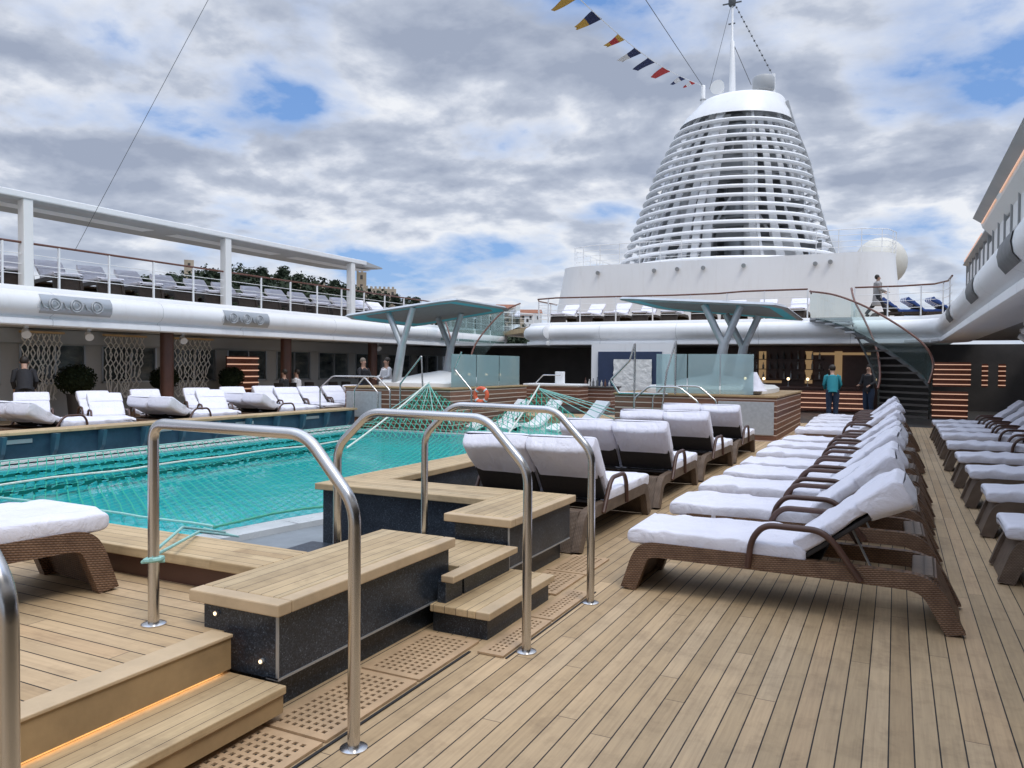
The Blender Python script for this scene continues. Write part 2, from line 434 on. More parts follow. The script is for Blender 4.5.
struct(MB().add([(-6000,-6000,-22),(6000,-6000,-22),(6000,6000,-22),(-6000,6000,-22)], [(0,1,2,3)]).build('sea', M['sea']))
block_dummy = None
sheet('main_deck', [(-2.98,-7),(7,-7),(7,24.3),(-4.25,24.3),(-4.25,6.15),(-2.98,6.15)], 0, M['deck'])
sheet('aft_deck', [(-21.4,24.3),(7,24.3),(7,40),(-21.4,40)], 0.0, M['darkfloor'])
block('lounge_platform', -9, -2.83, -7, 3.3, -.35, .335, M['deck_x'])
block('port_deck', -21.4, -13.601, -7, 24.29, -.4, .02, M['deck'])
block('centre_deck', -13.6, -4.27, 22.6, 24.29, -.4, .02, M['deck_x'])
block('pool_ledge', -13.4, -4.26, 3.4, 22.58, -1.2, -.19, M['ledge2'])

# pool : water sheet framed by a pale lip
WP = [(-12.85,5.35),(-6.3,5.55),(-6.12,6.6),(-5.9,7.6),(-5.55,8.7),(-5.5,17.0),(-12.85,17.0)]
wat = struct(MB().add([(x,y,-.15) for x,y in WP], [tuple(range(len(WP)))]).build('pool_water', M['water']))
lip = MB()
n = len(WP)
for i in range(n):
    a = Vector((*WP[i], 0)); b = Vector((*WP[(i+1) % n], 0)); d = (b-a).normalized(); nn = Vector((d.y, -d.x, 0))
    p = [a, b, b+nn*.34, a+nn*.34]
    lip.add([(q.x,q.y,-.128) for q in p]+[(q.x,q.y,-.19) for q in p], [(0,1,2,3),(0,4,5,1),(1,5,6,2),(2,6,7,3),(3,7,4,0)])
struct(lip.build('pool_lip', M['ledge']))
sheet('shallow_water', [(-10.4,17.35),(-5.2,17.35),(-5.2,21.8),(-10.4,21.8)], -.12, M['shallow'])

# platform nosing + steps
def plank_step(name, x0, x1, y0, y1, z1, label, h=.17, led=False, mat='top_y', group='teak steps up from the main deck', nose=.0):
    t = root(name, ((x0+x1)/2,(y0+y1)/2,z1-h), label, 'step', group)
    MB().box(x0,x1,y0,y1,z1-.035,z1).build('tread', M[mat], t, bevel=.006)
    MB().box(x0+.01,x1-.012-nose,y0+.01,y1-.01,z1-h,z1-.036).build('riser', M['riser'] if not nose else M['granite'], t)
    return t
# long step beside the platform with a warm light strip under the platform nosing
t = root('long_step', (-2.6,0,0), 'long teak step glowing with warm light at its inner edge, below the left platform', 'step')
MB().box(-2.80,-2.405,-5,2.645,.135,.172).build('tread', M['top_y'], t, bevel=.005)
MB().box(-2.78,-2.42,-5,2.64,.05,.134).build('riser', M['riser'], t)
MB().box(-2.78,-2.50,-5,2.62,.0,.049).build('kick_recess', M['black'], t)  # black colour stands for the shade in the gap below the step
t = root('platform_edge', (-2.8,0,.0), 'teak edge board and riser closing the lounger platform above the glowing step', 'step')
MB().box(-2.86,-2.725,-5,2.645,.336,.352).build('edge_board', M['trim'], t, bevel=.004)
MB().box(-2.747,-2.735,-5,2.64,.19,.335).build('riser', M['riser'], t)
MB().box(-2.775,-2.75,-5,2.60,.192,.199).build('light_strip', M['led'], t)

def bench(name, boxes, tops, label, strips, base_mats='granite'):
    """boxes: granite bases (x0,x1,y0,y1,z0,z1) ; tops: (x0,x1,y0,y1,mat)"""
    x, y = boxes[0][0], boxes[0][2]
    t = root(name, ((boxes[0][0]+boxes[0][1])/2, (boxes[0][2]+boxes[0][3])/2, 0), label, 'bench')
    b = MB()
    for q in boxes: b.box(*q)
    b.build('stone_base', M[base_mats], t)
    for q in tops: MB().box(q[0],q[1],q[2],q[3],.462,.52).build('seat_board', M[q[4]], t, bevel=.007)
    s = MB()
    for q in strips: s.box(*q)
    if strips: s.build('metal_strip', M['alum'], t)
    return t
b1 = bench('planked_bench', [(-2.96,-2.50,2.69,4.20,.16,.46),(-2.93,-2.56,2.73,4.17,0,.159)],
   [(-3.02,-2.46,2.65,2.74,'trim'),(-2.54,-2.46,2.742,4.22,'trim'),(-3.02,-2.542,2.742,4.22,'top_y'),],
   'low granite bench with a teak top beside the glowing step, in the middle foreground',
   [(-2.57,-2.495,2.69,4.2,.155,.166),(-2.505,-2.494,2.684,2.694,.17,.46)])
for (x, z) in ((-2.875,.415),(-2.59,.235)):
    s = MB().tube([(x,2.689,z),(x,2.676,z)], .013, 16).build('step_light', M['alum'], b1)
    MB().tube([(x,2.676,z),(x,2.673,z)], .008, 12).build('lens', M['lamp'], s)
bench('pool_coping', [(-9,-3.06,3.16,3.44,-.3,.46)], [(-9,-3.022,3.10,3.50,'top_x')],
   'teak topped coping running left from the foreground bench along the near end of the pool', [], 'brown')  # brown base carries the shade below the coping in its colour
b2 = bench('corner_bench', [(-2.88,-2.44,4.93,6.08,.16,.46),(-2.84,-2.50,4.97,6.02,0,.159),(-4.68,-2.89,5.62,6.09,-.19,.46),(-4.66,-4.31,6.09,16.9,-.19,.46)],
   [(-2.95,-2.40,4.88,4.955,'trim'),(-2.475,-2.40,4.957,6.12,'trim'),(-2.95,-2.477,4.957,6.12,'top_y'),(-4.73,-2.952,5.56,6.12,'top_x'),(-4.73,-4.27,6.122,17.0,'top_y')],
   'L-shaped teak topped granite bench beyond the steps, running back along the pool edge', [(-2.51,-2.435,4.93,6.08,.155,.166),(-2.445,-2.434,4.924,4.934,.17,.46)])
# treads between the two benches
t1 = root('lower_tread', (-2.3,4.43,0), 'lower of the two short teak steps between the benches', 'step', 'two short teak steps between the benches')
MB().box(-2.48,-2.17,3.95,4.91,.127,.172).build('tread', M['top_y'], t1, bevel=.006)
MB().box(-2.168,-2.075,3.95,4.91,.127,.172).build('nosing', M['trim'], t1, bevel=.006)
MB().box(-2.48,-2.11,3.99,4.88,.0,.126).build('stone_base', M['granite'], t1)
t2 = root('upper_tread', (-2.6,4.53,0), 'upper of the two short teak steps between the benches', 'step', 'two short teak steps between the benches')
MB().box(-3.3,-2.43,4.225,4.875,.30,.342).build('tread', M['top_y'], t2, bevel=.006)
MB().box(-2.428,-2.34,3.99,4.872,.30,.342).build('nosing', M['trim'], t2, bevel=.006)
MB().box(-3.3,-2.40,4.225,4.86,.173,.299).box(-2.455,-2.40,4.0,4.2,.173,.299).build('stone_base', M['granite'], t2)
t = root('pool_step_plinth', (-4.5,5.4,-.19), 'small dark granite plinth standing on the pale pool ledge', 'plinth')
MB().box(-4.7,-4.1,5.1,5.5,-.19,-.02).build('block', M['poolwall'], t, bevel=.01)
MB().box(-4.72,-4.08,5.08,5.52,-.018,.0).build('cap', M['granite'], t, bevel=.004)
# port sundeck coping facing the pool
pc = root('sundeck_coping', (-13.42,7,-.19), 'blue tiled wall with a teak cap across the pool, below the far loungers', 'wall')
MB().box(-13.6,-13.44,-7,17.45,-.19,.345).build('tiled_wall', M['poolwall'], pc)
MB().box(-13.9,-13.38,-7,17.50,.347,.40).build('teak_cap', M['top_y'], pc, bevel=.008)
for i in range(16):
    y = 5.1 + i*.92
    MB().prism_y([(-13.438,.34),(-13.26,.34),(-13.33,.05),(-13.438,-.10)], y, y+.07).build('bracket', M['bracket'], pc)
for y in (7.9, 10.8, 13.1, 15.4): MB().box(-13.438,-13.425,y,y+.55,.20,.27).build('vent', M['alum'], pc)
MB().box(-13.44,-13.36,-7,17.45,-.125,-.085).build('metal_strip', M['whitec'], pc)

# grates with real square holes
def grate(x0, x1, y0, y1, nx, ny, label, mrg=.035, square=True):
    t = root('teak_grate', ((x0+x1)/2,(y0+y1)/2,0), label, 'grate', 'teak drain grates in the deck')
    z = .014
    def ticks(a, b, n):
        out = [a, a+mrg]; p = (b-a-2*mrg)/n
        for i in range(n):
            s = a+mrg+p*i
            out += [s+p*.24, s+p*.76, s+p]
        out += [b]; res = []
        for q in out:
            if not res or q-res[-1] > 1e-5: res.append(q)
        return res
    X, Y = ticks(x0, x1, nx), ticks(y0, y1, ny)
    def hole(a, b, n, T, i):
        c = (T[i]+T[i+1])/2; p = (b-a-2*mrg)/n; u = (c-a-mrg)/p
        return 0 < u < n and .24 < (u % 1) < .76
    g = MB()
    for i in range(len(X)-1):
        for j in range(len(Y)-1):
            a, b, c, d = X[i], X[i+1], Y[j], Y[j+1]
            if hole(x0, x1, nx, X, i) and hole(y0, y1, ny, Y, j):
                g.add([(a,c,z),(b,c,z),(b,d,z),(a,d,z),(a,c,.005),(b,c,.005),(b,d,.005),(a,d,.005)], [(0,4,5,1),(1,5,6,2),(2,6,7,3),(3,7,4,0)])
            else: g.add([(a,c,z),(b,c,z),(b,d,z),(a,d,z)], [(0,1,2,3)])
    g.add([(x0,y0,z),(x1,y0,z),(x1,y1,z),(x0,y1,z),(x0,y0,0.003),(x1,y0,0.003),(x1,y1,0.003),(x0,y1,0.003)], [(0,4,5,1),(1,5,6,2),(2,6,7,3),(3,7,4,0)])
    g.build('lattice', M['grate'], t)
    MB().add([(x0+.005,y0+.005,.0045),(x1-.005,y0+.005,.0045),(x1-.005,y1-.005,.0045),(x0+.005,y1-.005,.0045)], [(0,1,2,3)]).build('hole_shade', M['black'], t)  # black sheet painted in for the shade down inside the holes
M['grate'] = simple('grate_teak', (.47,.32,.19), .6, var=.16, scale=9, bump=.1)
grate(-2.49,-2.13,1.10,1.82,7,14,'teak drain grate cut by the bottom edge of the photo, nearest of the row')
grate(-2.49,-2.13,1.84,2.56,7,14,'teak drain grate just in front of the first handrail foot')
grate(-2.49,-2.13,2.58,3.28,7,14,'teak drain grate behind the first handrail foot, along the granite bench')
grate(-2.49,-2.13,3.30,3.93,7,13,'teak drain grate ending at the lower short step')
grate(-2.06,-1.90,3.78,4.45,3,14,'narrow teak drain grate in front of the short steps, nearer half')
grate(-2.06,-1.90,4.47,5.15,3,14,'narrow teak drain grate in front of the short steps, farther half')
grate(-2.42,-2.10,4.99,5.55,6,11,'teak drain grate beside the corner bench, nearer one')
grate(-2.42,-2.10,5.57,6.12,6,11,'teak drain grate beside the corner bench, farther one')
# margin boards and dark seams around the grates
struct(MB().box(-2.115,-2.10,1.0,3.78,.002,.006).box(-1.888,-1.878,3.78,5.2,.002,.006).build('deck_seam', M['black']))

# ------------------------------------------------------------------ hand rails
def handrail(y, x_out, x_in, z_in, label, top=1.30, knee=1.02, inner_diag=False):
    t = root('handrail', (x_out, y, 0), label, 'handrail', 'stainless steel handrails over the steps')
    if inner_diag: pts = [(x_out,y,0.0),(x_out,y,knee),(x_out-.27,y,top),(x_in+.25,y,top+.01),(x_in,y,knee+.06),(x_in,y,z_in)]
    else: pts = [(x_out,y,0.0),(x_out,y,knee),(x_out-.26,y,top),(x_in,y,top+.01),(x_in,y,z_in)]
    MB().tube(rnd(pts, .085, 7), .026, 18).build('rail', M['steel'], t, smooth=True)
    for (x, z) in ((x_out, 0.0), (x_in, z_in)):
        MB().lathe([(.058,0),(.058,.006),(.05,.010),(.03,.012),(.0275,.012)], (x,y,z), 24).build('foot_flange', M['steel'], t, smooth=True)
handrail(1.2, -2.01, -3.28, .335, 'steel handrail cut off by the left edge of the photo')
handrail(2.6, -2.0, -3.20, .335, 'large steel handrail over the glowing step, tied with a pale rope')
handrail(3.93, -1.83, -3.16, -.19, 'steel handrail on the near side of the two short steps', inner_diag=True)
handrail(4.95, -1.83, -3.16, .0, 'steel handrail on the far side of the two short steps', inner_diag=True)
# ties from rail to the net
t = tag(MB().tube([(-3.17,2.56,.66),(-3.26,2.63,.66),(-4.1,3.55,.545),(-5.9,5.62,-.06)], .009, 7)
  .tube([(-3.17,2.64,.64),(-3.24,2.57,.64),(-3.92,3.52,.54),(-5.6,5.5,-.05),(-6.3,5.72,-.08)], .009, 7)
  .tube(rnd([(-3.165,2.6,.655),(-3.18,2.565,.655),(-3.22,2.565,.65),(-3.235,2.6,.65),(-3.22,2.635,.65),(-3.18,2.635,.655)], .01, 3), .012, 7, closed=True)
  .build('tie_rope', M['cord'], smooth=True), 'pale green tie rope looped around the large handrail and reaching to the pool net', 'rope')

# ------------------------------------------------------------------ pool net
P1 = Vector((-10.8,17.1,1.12)); P2 = Vector((-7.68,17.0,1.10))
def neth(x, y):
    z = -.085
    for P in (P1, P2):
        d = math.hypot((x-P.x), (y-P.y)*.9)
        z = max(z, P.z - .62*d**.72 - .10*d)
    ed = max(0, 1-(12.9+x)/.5)*.1 if x < -12.4 else 0
    return z + ed + .004*noise.noise(Vector((x*1.5,y*1.5,0)))
rows = []
NX, NY = 76, 118
for j in range(NY+1):
    y = 5.75 + (17.9-5.75)*j/NY
    row = []
    for i in range(NX+1):
        xr = -6.2 if y < 6.8 else (-6.2+(y-6.8)*.55 if y < 8.9 else -5.05)
        x = -12.78 + (xr+12.78)*i/NX
        row.append((x, y, neth(x, y)))
    rows.append(row)
nr = root('pool_net', (-9,11,0), 'green safety net stretched over the turquoise pool with two raised peaks', 'net')
MB().grid(rows).build('mesh_netting', M['net'], nr)
edge = [rows[0][i] for i in range(NX, -1, -4)]
MB().tube([(p[0], p[1]+.02*math.sin(k*1.7), p[2]+.03) for k, p in enumerate(edge)], .014, 6).build('edge_rope', M['cord'], nr, smooth=True)
MB().tube([(rows[j][NX][0], rows[j][NX][1], rows[j][NX][2]+.02) for j in range(0, NY+1, 4)], .014, 6).build('edge_rope', M['netrope'], nr, smooth=True)
MB().tube([(rows[j][0][0], rows[j][0][1], rows[j][0][2]+.02) for j in range(0, NY+1, 4)], .012, 6).build('edge_rope', M['cord'], nr, smooth=True)
for k, (xa, wd) in enumerate(((-11.5,.13),(-10.8,.22),(-9.9,.17))):
    rr = []
    for j in range(60):
        y = 4.9 + j*(10.6-k*1.6)/59
        xs = xa + .03*math.sin(y*2+k) + .05*(y-5)*.1
        rr.append([(xs - wd/2, y, -.06), (xs, y, -.02+.008*math.sin(y*9)), (xs + wd/2, y, -.06)])
    MB().grid(rr).build('folded_edge', M['netd'], nr, smooth=True)
MB().tube([(-10.38 + .03*math.sin(y*1.7), y, .0+.01*math.sin(y*3)) for y in [5+i*.45 for i in range(20)]], .016, 6).build('centre_rope', M['wrope'], nr, smooth=True)
def rope(name_lbl, a, b, r=.02, mat='wrope', sag=.05):
    a = Vector(a); b = Vector(b); pts = [a.lerp(b, i/10) - Vector((0,0,sag*math.sin(PI*i/10))) for i in range(11)]
    return tag(MB().tube(pts, r, 6).build('stay_rope', M[mat], smooth=True), name_lbl, 'rope')
rope('white rope slanting down from the left peak of the pool net', P1+Vector((0,0,.05)), (-9.9,12.6,-.08), .022)
rope('pale rope slanting down from the right peak of the pool net', P2+Vector((.05,0,.05)), (-7.45,14.6,-.06), .02)
for k in range(5):
    nb = MB()
    q = P2 + Vector((0,0,-.02)); nb.tube([q, (P2.x+.9+k*.45, 17.3+k*.25, .35-.02*k)], .012, 5)
    nb.build('gathered_cord', M['cord'], nr)
for k in range(6):
    MB().tube([P1, (P1.x-1.0+k*.45, 16.1, .2)], .010, 5).build('gathered_cord', M['cord'], nr)

# ------------------------------------------------------------------ loungers
def cushion_rows(L, W, T, n=44, m=34, amp=.010, seed=0, droop=0.0, p=18):
    rows = []
    for i in range(n+1):
        u = i/n; u = .5-.5*math.cos(PI*u) if True else u
        k = max(1-abs(2*u-1)**(p*1.7), 0)**(1/3.0); kw = max(1-abs(2*u-1)**(p*2.6), 0)**(1/2.2)
        k = max(k, .02); kw = max(kw, .55)
        x = (u-.5)*L; row = []
        for j in range(m):
            q = 2*PI*j/m; c, s = math.cos(q), math.sin(q)
            y = W/2*math.copysign(abs(c)**.2, c)*(.93+.07*kw); z = T/2*math.copysign(abs(s)**.42, s)*k
            nz = noise.noise(Vector((x*3.1+seed*7, y*4.3, z*6+seed)))*amp + noise.noise(Vector((x*9+seed, y*11, z*9)))*amp*.6 + (max(0, noise.noise(Vector((x*5+y*3+seed, y*7-x*2, seed)))-.15))*.05*(1 if s > 0 else .3)
            sag = 0
            if s < -.1 and abs(y) > W*.40: sag = -droop*(.8+1.1*noise.noise(Vector((x*2.6+seed*3, y, 1))))
            row.append(Vector((x+nz*.5, y+nz, z+nz+sag)))
        rows.append(row)
    return rows
def place_rows(rows, Mx):
    return [[Mx @ p for p in r] for r in rows]
HX, HZ = .34, .445      # hinge of the backrest
def frame_profile():
    return [(-1.01,.0),(-.935,.225),(-.90,.285),(-.84,.307),(-.3,.307),(.3,.307),(.80,.303),(.88,.28),(.935,.225),(1.045,.0)]
def side_poly(th=.105, leg=.115):
    pr = rnd([(x,0,z) for x, z in frame_profile()], .05, 3); up = []; dn = []
    for i, p in enumerate(pr):
        t = (pr[min(i+1,len(pr)-1)]-pr[max(i-1,0)]).normalized(); nn = Vector((-t.z,0,t.x))
        w = th if abs(p.x) < .8 else th + (leg-th)*min(1, (abs(p.x)-.8)/.15)
        q = p + nn*w/2; r_ = p - nn*w/2; q.z = max(q.z, 0); r_.z = max(r_.z, 0)
        up.append(q); dn.append(r_)
    return up, dn
def hood_rows(L, W, T, hang, seed=0, n=22, m=36):
    """towel pocket over the top end of a backrest; x from 0 (lower edge) to L (top end); hangs away at the back"""
    rows = []
    for i in range(n+1):
        u = i/n; x = u*L
        e = max(0, (u-.86)/.14); k = math.sqrt(max(0, 1-e*e)) if e < 1 else 0.0
        k = max(k, .05)
        b = T*.5 + hang*(.25+.75*u)          # distance of the hanging rear face
        row = []
        for j in range(m):
            q = 2*PI*j/m; c, s_ = math.cos(q), math.sin(q)
            y = W/2*math.copysign(abs(c)**.22, c)*(1 if u < .9 else .985)
            if s_ >= 0: z = T*.5*abs(s_)**.4*k
            else: z = -b*abs(s_)**.55*k
            fold = noise.noise(Vector((y*5.5+seed*3, x*2.2, seed)))*.030 + noise.noise(Vector((y*13+seed, x*4, 2)))*.010
            w_ = 1 if s_ < -.05 else .22
            lo = (noise.noise(Vector((y*4+seed*5, seed, 0)))*.05 if i == 0 else noise.noise(Vector((y*4+seed*5, seed, 0)))*.05*(1-u)) if s_ < -.05 else 0
            row.append(Vector((x + lo, y + fold*.35*(1 if abs(c) > .8 else .2), z + fold*w_)))
        rows.append(row)
    return rows
def lounger(name, W, ang, label, cat, group, seats=1, wick='wicker', hood=.30, seed=1, armr=True, BL=.755, hang=.12, strut=True, hx=.17):
    HX = hx
    t = root(name, (0,0,0), label, cat, group)
    up, dn = side_poly()
    for s in (-1, 1):
        fr = MB()
        y0 = s*(W/2-.07); y1 = s*W/2; ya, yb = min(y0,y1), max(y0,y1)
        for i in range(len(up)-1):
            a, b, c, d = up[i], up[i+1], dn[i+1], dn[i]
            vs = [(q.x, ya, q.z) for q in (a,b,c,d)] + [(q.x, yb, q.z) for q in (a,b,c,d)]
            fs = [(0,1,2,3),(7,6,5,4),(0,4,5,1),(2,6,7,3)]
            if i == 0: fs.append((0,3,7,4))
            if i == len(up)-2: fs.append((1,5,6,2))
            o_ = len(fr.v)
            fr.add(vs, fs)
        # weld the strip
        me_ = fr.build('side_frame', M[wick], t, smooth=True, bevel=.012)
        import bmesh
        bm = bmesh.new(); bm.from_mesh(me_.data); bmesh.ops.remove_doubles(bm, verts=bm.verts, dist=.0005); bm.to_mesh(me_.data); bm.free()
    y0, y1 = -(W/2-.071), W/2-.071
    for (pa, pb, nm) in (((-1.04,.01),(-.925,.33),'foot_panel'), ((1.08,.01),(.94,.33),'head_panel')):
        dx = pb[0]-pa[0]; sg = 1 if dx > 0 else -1
        MB().prism_y([pa, pb, (pb[0]+sg*.035, pb[1]), (pa[0]+sg*.035, pa[1])], y0, y1).build(nm, M[wick], t)
    MB().box(-.92,HX+.1,y0,y1,.335,.352).build('seat_base', M['sling'], t)
    MB().box(.80,.93,y0,y1,.29,.342).build('head_crossbar', M['wicker2'], t, bevel=.012)
    sw = (W-.02)/seats
    ca, sa = math.cos(ang), math.sin(ang)
    for k in range(seats):
        cy = -W/2+.01 + sw*(k+.5)
        rw = place_rows(cushion_rows(HX+1.04, sw+.006, .100, seed=seed+k, droop=.034), Matrix.Translation(((HX+.02-1.02)/2, cy, .400)))
        MB().grid(rw, True).build('seat_cushion', M['towel'], t, smooth=True)
        Mb = Matrix.Translation((HX-.02, cy, HZ-.03)) @ Matrix.Rotation(-ang, 4, 'Y')
        rw = place_rows(cushion_rows(BL, sw-.01, .10, seed=seed+3+k), Mb @ Matrix.Translation((BL/2-.02, 0, .02)))
        MB().grid(rw, True).build('back_cushion', M['towel'], t, smooth=True)
        rw = place_rows(hood_rows(hood, sw+.014, .125, hang, seed=seed+9+k), Mb @ Matrix.Translation((BL-hood+.01, 0, .016)))
        MB().grid(rw, True).build('towel_hood', M['towel'], t, smooth=True)
        MB().box(-.02,BL-.06,-sw/2+.02,sw/2-.02,-.065,-.035).xf(Mb).build('back_frame', M['sling'], t, bevel=.008)
        if strut: MB().tube([Mb @ Vector((BL*.42, -.1, -.066)), Vector((HX+BL*.42*ca+.16, cy-.1, .27))], .008, 8).build('strut', M['alum'], t, smooth=True)
    if armr:
        for s in (-1, 1):
            y = s*(W/2+.012)
            pts = [(-.17,y,.27),(-.15,y,.46),(-.07,y,.565),(.27,y,.565),(.36,y,.50),(.52,y,.27)]
            MB().tube(rnd(pts, .09, 5), .021, 10).build('armrest', M['mahog2'], t, smooth=True)
    return t
M['mahog2'] = simple('dark_brown_arm', (.075,.036,.026), .4, var=.2, scale=9)
GL = 'loungers in the long middle row'
A = R(45)
mid = lounger('sun_lounger', .70, R(37.5), 'nearest wicker lounger in the long middle row, its whole side facing the camera', 'sun lounger', GL)
vB = lounger('sun_lounger', .70, R(40), 'x', 'sun lounger', GL, seed=63, hood=.34, hang=.10)
vC = lounger('sun_lounger', .70, R(36), 'x', 'sun lounger', GL, seed=87, hood=.26, hang=.15)
ALL.remove(vB); ALL.remove(vC)
ymid = [5.70,6.97,8.12,9.2,10.2,11.5,12.7,13.85,16.2,17.4,18.6,19.8,21.0]
M2 = {}
for i, y in enumerate(ymid):
    o = (mid, vB, vC)[i] if i < 3 else copy_tree((mid, vB, vC)[(i*2+i//3) % 3])
    o.location = (-.685 + random.uniform(-.05,.05)*(i > 0), y, 0); o.rotation_euler = (0,0, R(-1.6) if i == 0 else R(random.uniform(-2.2,2.2)))
    if i: 
        tag(o, f'{ORD[i]} wicker lounger from the camera in the long middle row of white covered loungers' if i < 12 else 'farthest wicker lounger of the long middle row, near the man in teal', 'sun lounger', GL)
# the raised backrest of the lounger after the gap
# right-hand row
rg = 'loungers at the right edge'
rt = lounger('sun_lounger', .70, R(40), 'nearest lounger of the right-hand row, cut off by the photo edge', 'sun lounger', rg, wick='wicker2', seed=5)
yr = [7.15,8.98,10.75,12.45,14.35,16.2,17.5,18.8,20.2]
for i, y in enumerate(yr):
    o = rt if i == 0 else copy_tree(rt)
    o.location = (1.80+random.uniform(-.03,.03), y, 0); o.rotation_euler = (0,0,R(random.uniform(-1.2,1.2)))
    if i: tag(o, f'{ORD[i]} lounger from the camera in the row along the right edge' if i < 8 else 'farthest lounger in the row along the right edge', 'sun lounger', rg)
# double loungers seen from behind (foot end pointing aft)
dg = 'double loungers seen from behind beside the pool'
db = lounger('double_lounger', 1.34, R(54), 'nearest double lounger seen from behind, beside the corner bench', 'double lounger', dg, seats=2, wick='wicker2', hood=.41, seed=11, hang=.09, BL=.65, hx=.34, strut=False)
for i, y in enumerate([6.18, 8.56, 10.95, 13.3]):
    o = db if i == 0 else copy_tree(db)
    o.location = (-3.05, y+1.06, 0); o.rotation_euler = (0,0,R(-90)+R((0,1.2,-1,.5)[i]))
    if i: tag(o, ('second double lounger seen from behind, behind the nearest one','third double lounger seen from behind beside the pool','farthest double lounger seen from behind, in front of the slatted tub')[i-1], 'double lounger', dg)
# lounger on the platform at the left
pl = copy_tree(mid); pl.location = (-4.38,1.92,.336); pl.rotation_euler = (0,0,R(-99)); tag(pl, 'wicker lounger foot end on the raised platform at the left edge', 'sun lounger')
# port sundeck : doubles seen from behind and singles facing the pool
pg = 'loungers on the sundeck across the pool'
pdb = lounger('double_lounger', 1.34, R(32), 'x', 'double lounger', pg, seats=2, hood=.60, seed=31, hang=.17, strut=False, BL=.74, hx=.34)
psg = lounger('sun_lounger', .70, R(34), 'x', 'sun lounger', pg, seed=41, hood=.34, BL=.80)
ALL.remove(pdb); ALL.remove(psg); first_d = [True]; first_s = [True]
Z = .021
for i, (x, y, kind, rz, lb) in enumerate([
    (-14.72,9.75,'d',-90,'draped double lounger seen from behind at the far left of the sundeck across the pool'),
    (-14.70,12.75,'d',-88,'draped double lounger seen from behind in the middle of the sundeck across the pool'),
    (-14.75,15.6,'d',-91,'draped double lounger seen from behind, right end of the sundeck across the pool'),
    (-15.3,7.6,'s',158,'lounger with an armrest at the very left edge of the sundeck across the pool'),
    (-15.0,11.1,'s',152,'angled lounger beside the first draped double across the pool'),
    (-16.5,10.4,'s',150,'lounger behind the first draped double across the pool'),
    (-16.3,11.8,'s',155,'lounger behind and right of the first draped double, below the first topiary ball'),
    (-15.1,14.1,'s',150,'angled lounger beside the second draped double across the pool'),
    (-16.5,13.3,'s',150,'lounger behind the second draped double, below the second rope hanging'),
    (-16.5,14.9,'s',148,'lounger behind the second draped double, below the brown column'),
    (-16.6,16.3,'s',150,'lounger behind the third draped double across the pool'),
    (-16.6,17.6,'s',152,'lounger behind the third draped double, below the glowing slat screen'),
    (-15.2,17.0,'s',152,'first lounger from the left in the row of singles at the end of the sundeck'),
    (-15.3,18.15,'s',155,'second lounger from the left in the row of singles at the end of the sundeck'),
    (-15.35,19.3,'s',156,'third lounger from the left in the row of singles at the end of the sundeck'),
    (-15.5,20.6,'s',158,'last lounger in the row of singles, beside the bar counter across the pool')]):
    fl_ = first_d if kind == 'd' else first_s
    pr_ = pdb if kind == 'd' else psg
    o = pr_ if fl_[0] else copy_tree(pr_); fl_[0] = False
    o.location = (x, y, Z); o.rotation_euler = (0,0,R(rz)); tag(o, lb, 'double lounger' if kind == 'd' else 'sun lounger', pg)
# upper port deck loungers
ug = 'loungers behind the rail of the upper left deck'
up0 = lounger('deck_lounger', .68, R(36), 'x', 'sun lounger', ug, hood=.50, seed=21, hang=.06, BL=.78, armr=False, wick='wickerd')
k = 0
for i in range(15):
    y = 10.3 + i*1.22
    o = up0 if i == 0 else copy_tree(up0)
    o.location = (-20.0, y+.5, 3.44); o.rotation_euler = (0,0,R(162+random.uniform(-4,4))); 
    tag(o, (f'{ORD[i]} white draped lounger from the left on the upper left deck' if i < 14 else 'last white draped lounger on the upper left deck, by the end post'), 'sun lounger', ug)
ag = 'loungers on the upper aft deck'
for i in range(9):
    o = copy_tree(up0); o.location = (-13.0+i*1.2, 31.8, 3.44); o.rotation_euler = (0,0,R(90))
    tag(o, f'{ORD[i]} white lounger from the left behind the rail of the upper aft deck', 'sun lounger', ag)
for i in range(3):
    o = copy_tree(up0); o.location = (.1+i*.85, 33.6+i*.2, 3.44); o.rotation_euler = (0,0,R(200))
    for c in kids(o):
        if 'cushion' in c.name or 'hood' in c.name: 
            c.data = c.data.copy(); c.data.materials[0] = M['striped']
    tag(o, f'{ORD[i]} blue striped lounger from the left on the upper deck behind the walking woman', 'sun lounger', 'blue striped loungers on the upper deck')
# in-pool loungers
def pool_lounger(x, y, lb, first=[None]):
    if first[0] is None:
        t = root('pool_lounger', (0,0,0), lb, 'pool lounger', 'white loungers standing in the shallow pool')
        prof = [(-.80,.05),(-.5,.20),(-.15,.12),(.15,.14),(.45,.40),(.80,.78)]
        pr = rnd([(a,0,b) for a,b in prof], .2, 4)
        poly = [(p.x,p.z) for p in pr] + [(p.x+.04,p.z-.07) for p in reversed(pr)]
        for i in range(len(pr)-1): pass
        g = MB(); n = len(pr)
        for i in range(n-1):
            a, b = pr[i], pr[i+1]
            g.prism_y([(a.x,a.z),(b.x,b.z),(b.x+.03,b.z-.07),(a.x+.03,a.z-.07)], -.33, .33)
        g.build('seat_shell', M['white'], t, smooth=True)
        MB().prism_y([(-.45,-.1),(.35,-.1),(.42,.28),(.1,.06),(-.4,.1)], -.28,.28).build('base', M['whitec'], t)
        first[0] = t; o = t
    else: o = copy_tree(first[0]); tag(o, lb, 'pool lounger', 'white loungers standing in the shallow pool')
    o.location = (x, y, -.1); o.rotation_euler = (0,0,R(52))
for i, (x, y) in enumerate([(-9.75,18.9),(-8.9,19.2),(-7.6,19.4),(-6.45,20.0)]):
    pool_lounger(x, y, f'{ORD[i]} white moulded lounger from the left in the shallow far end of the pool')

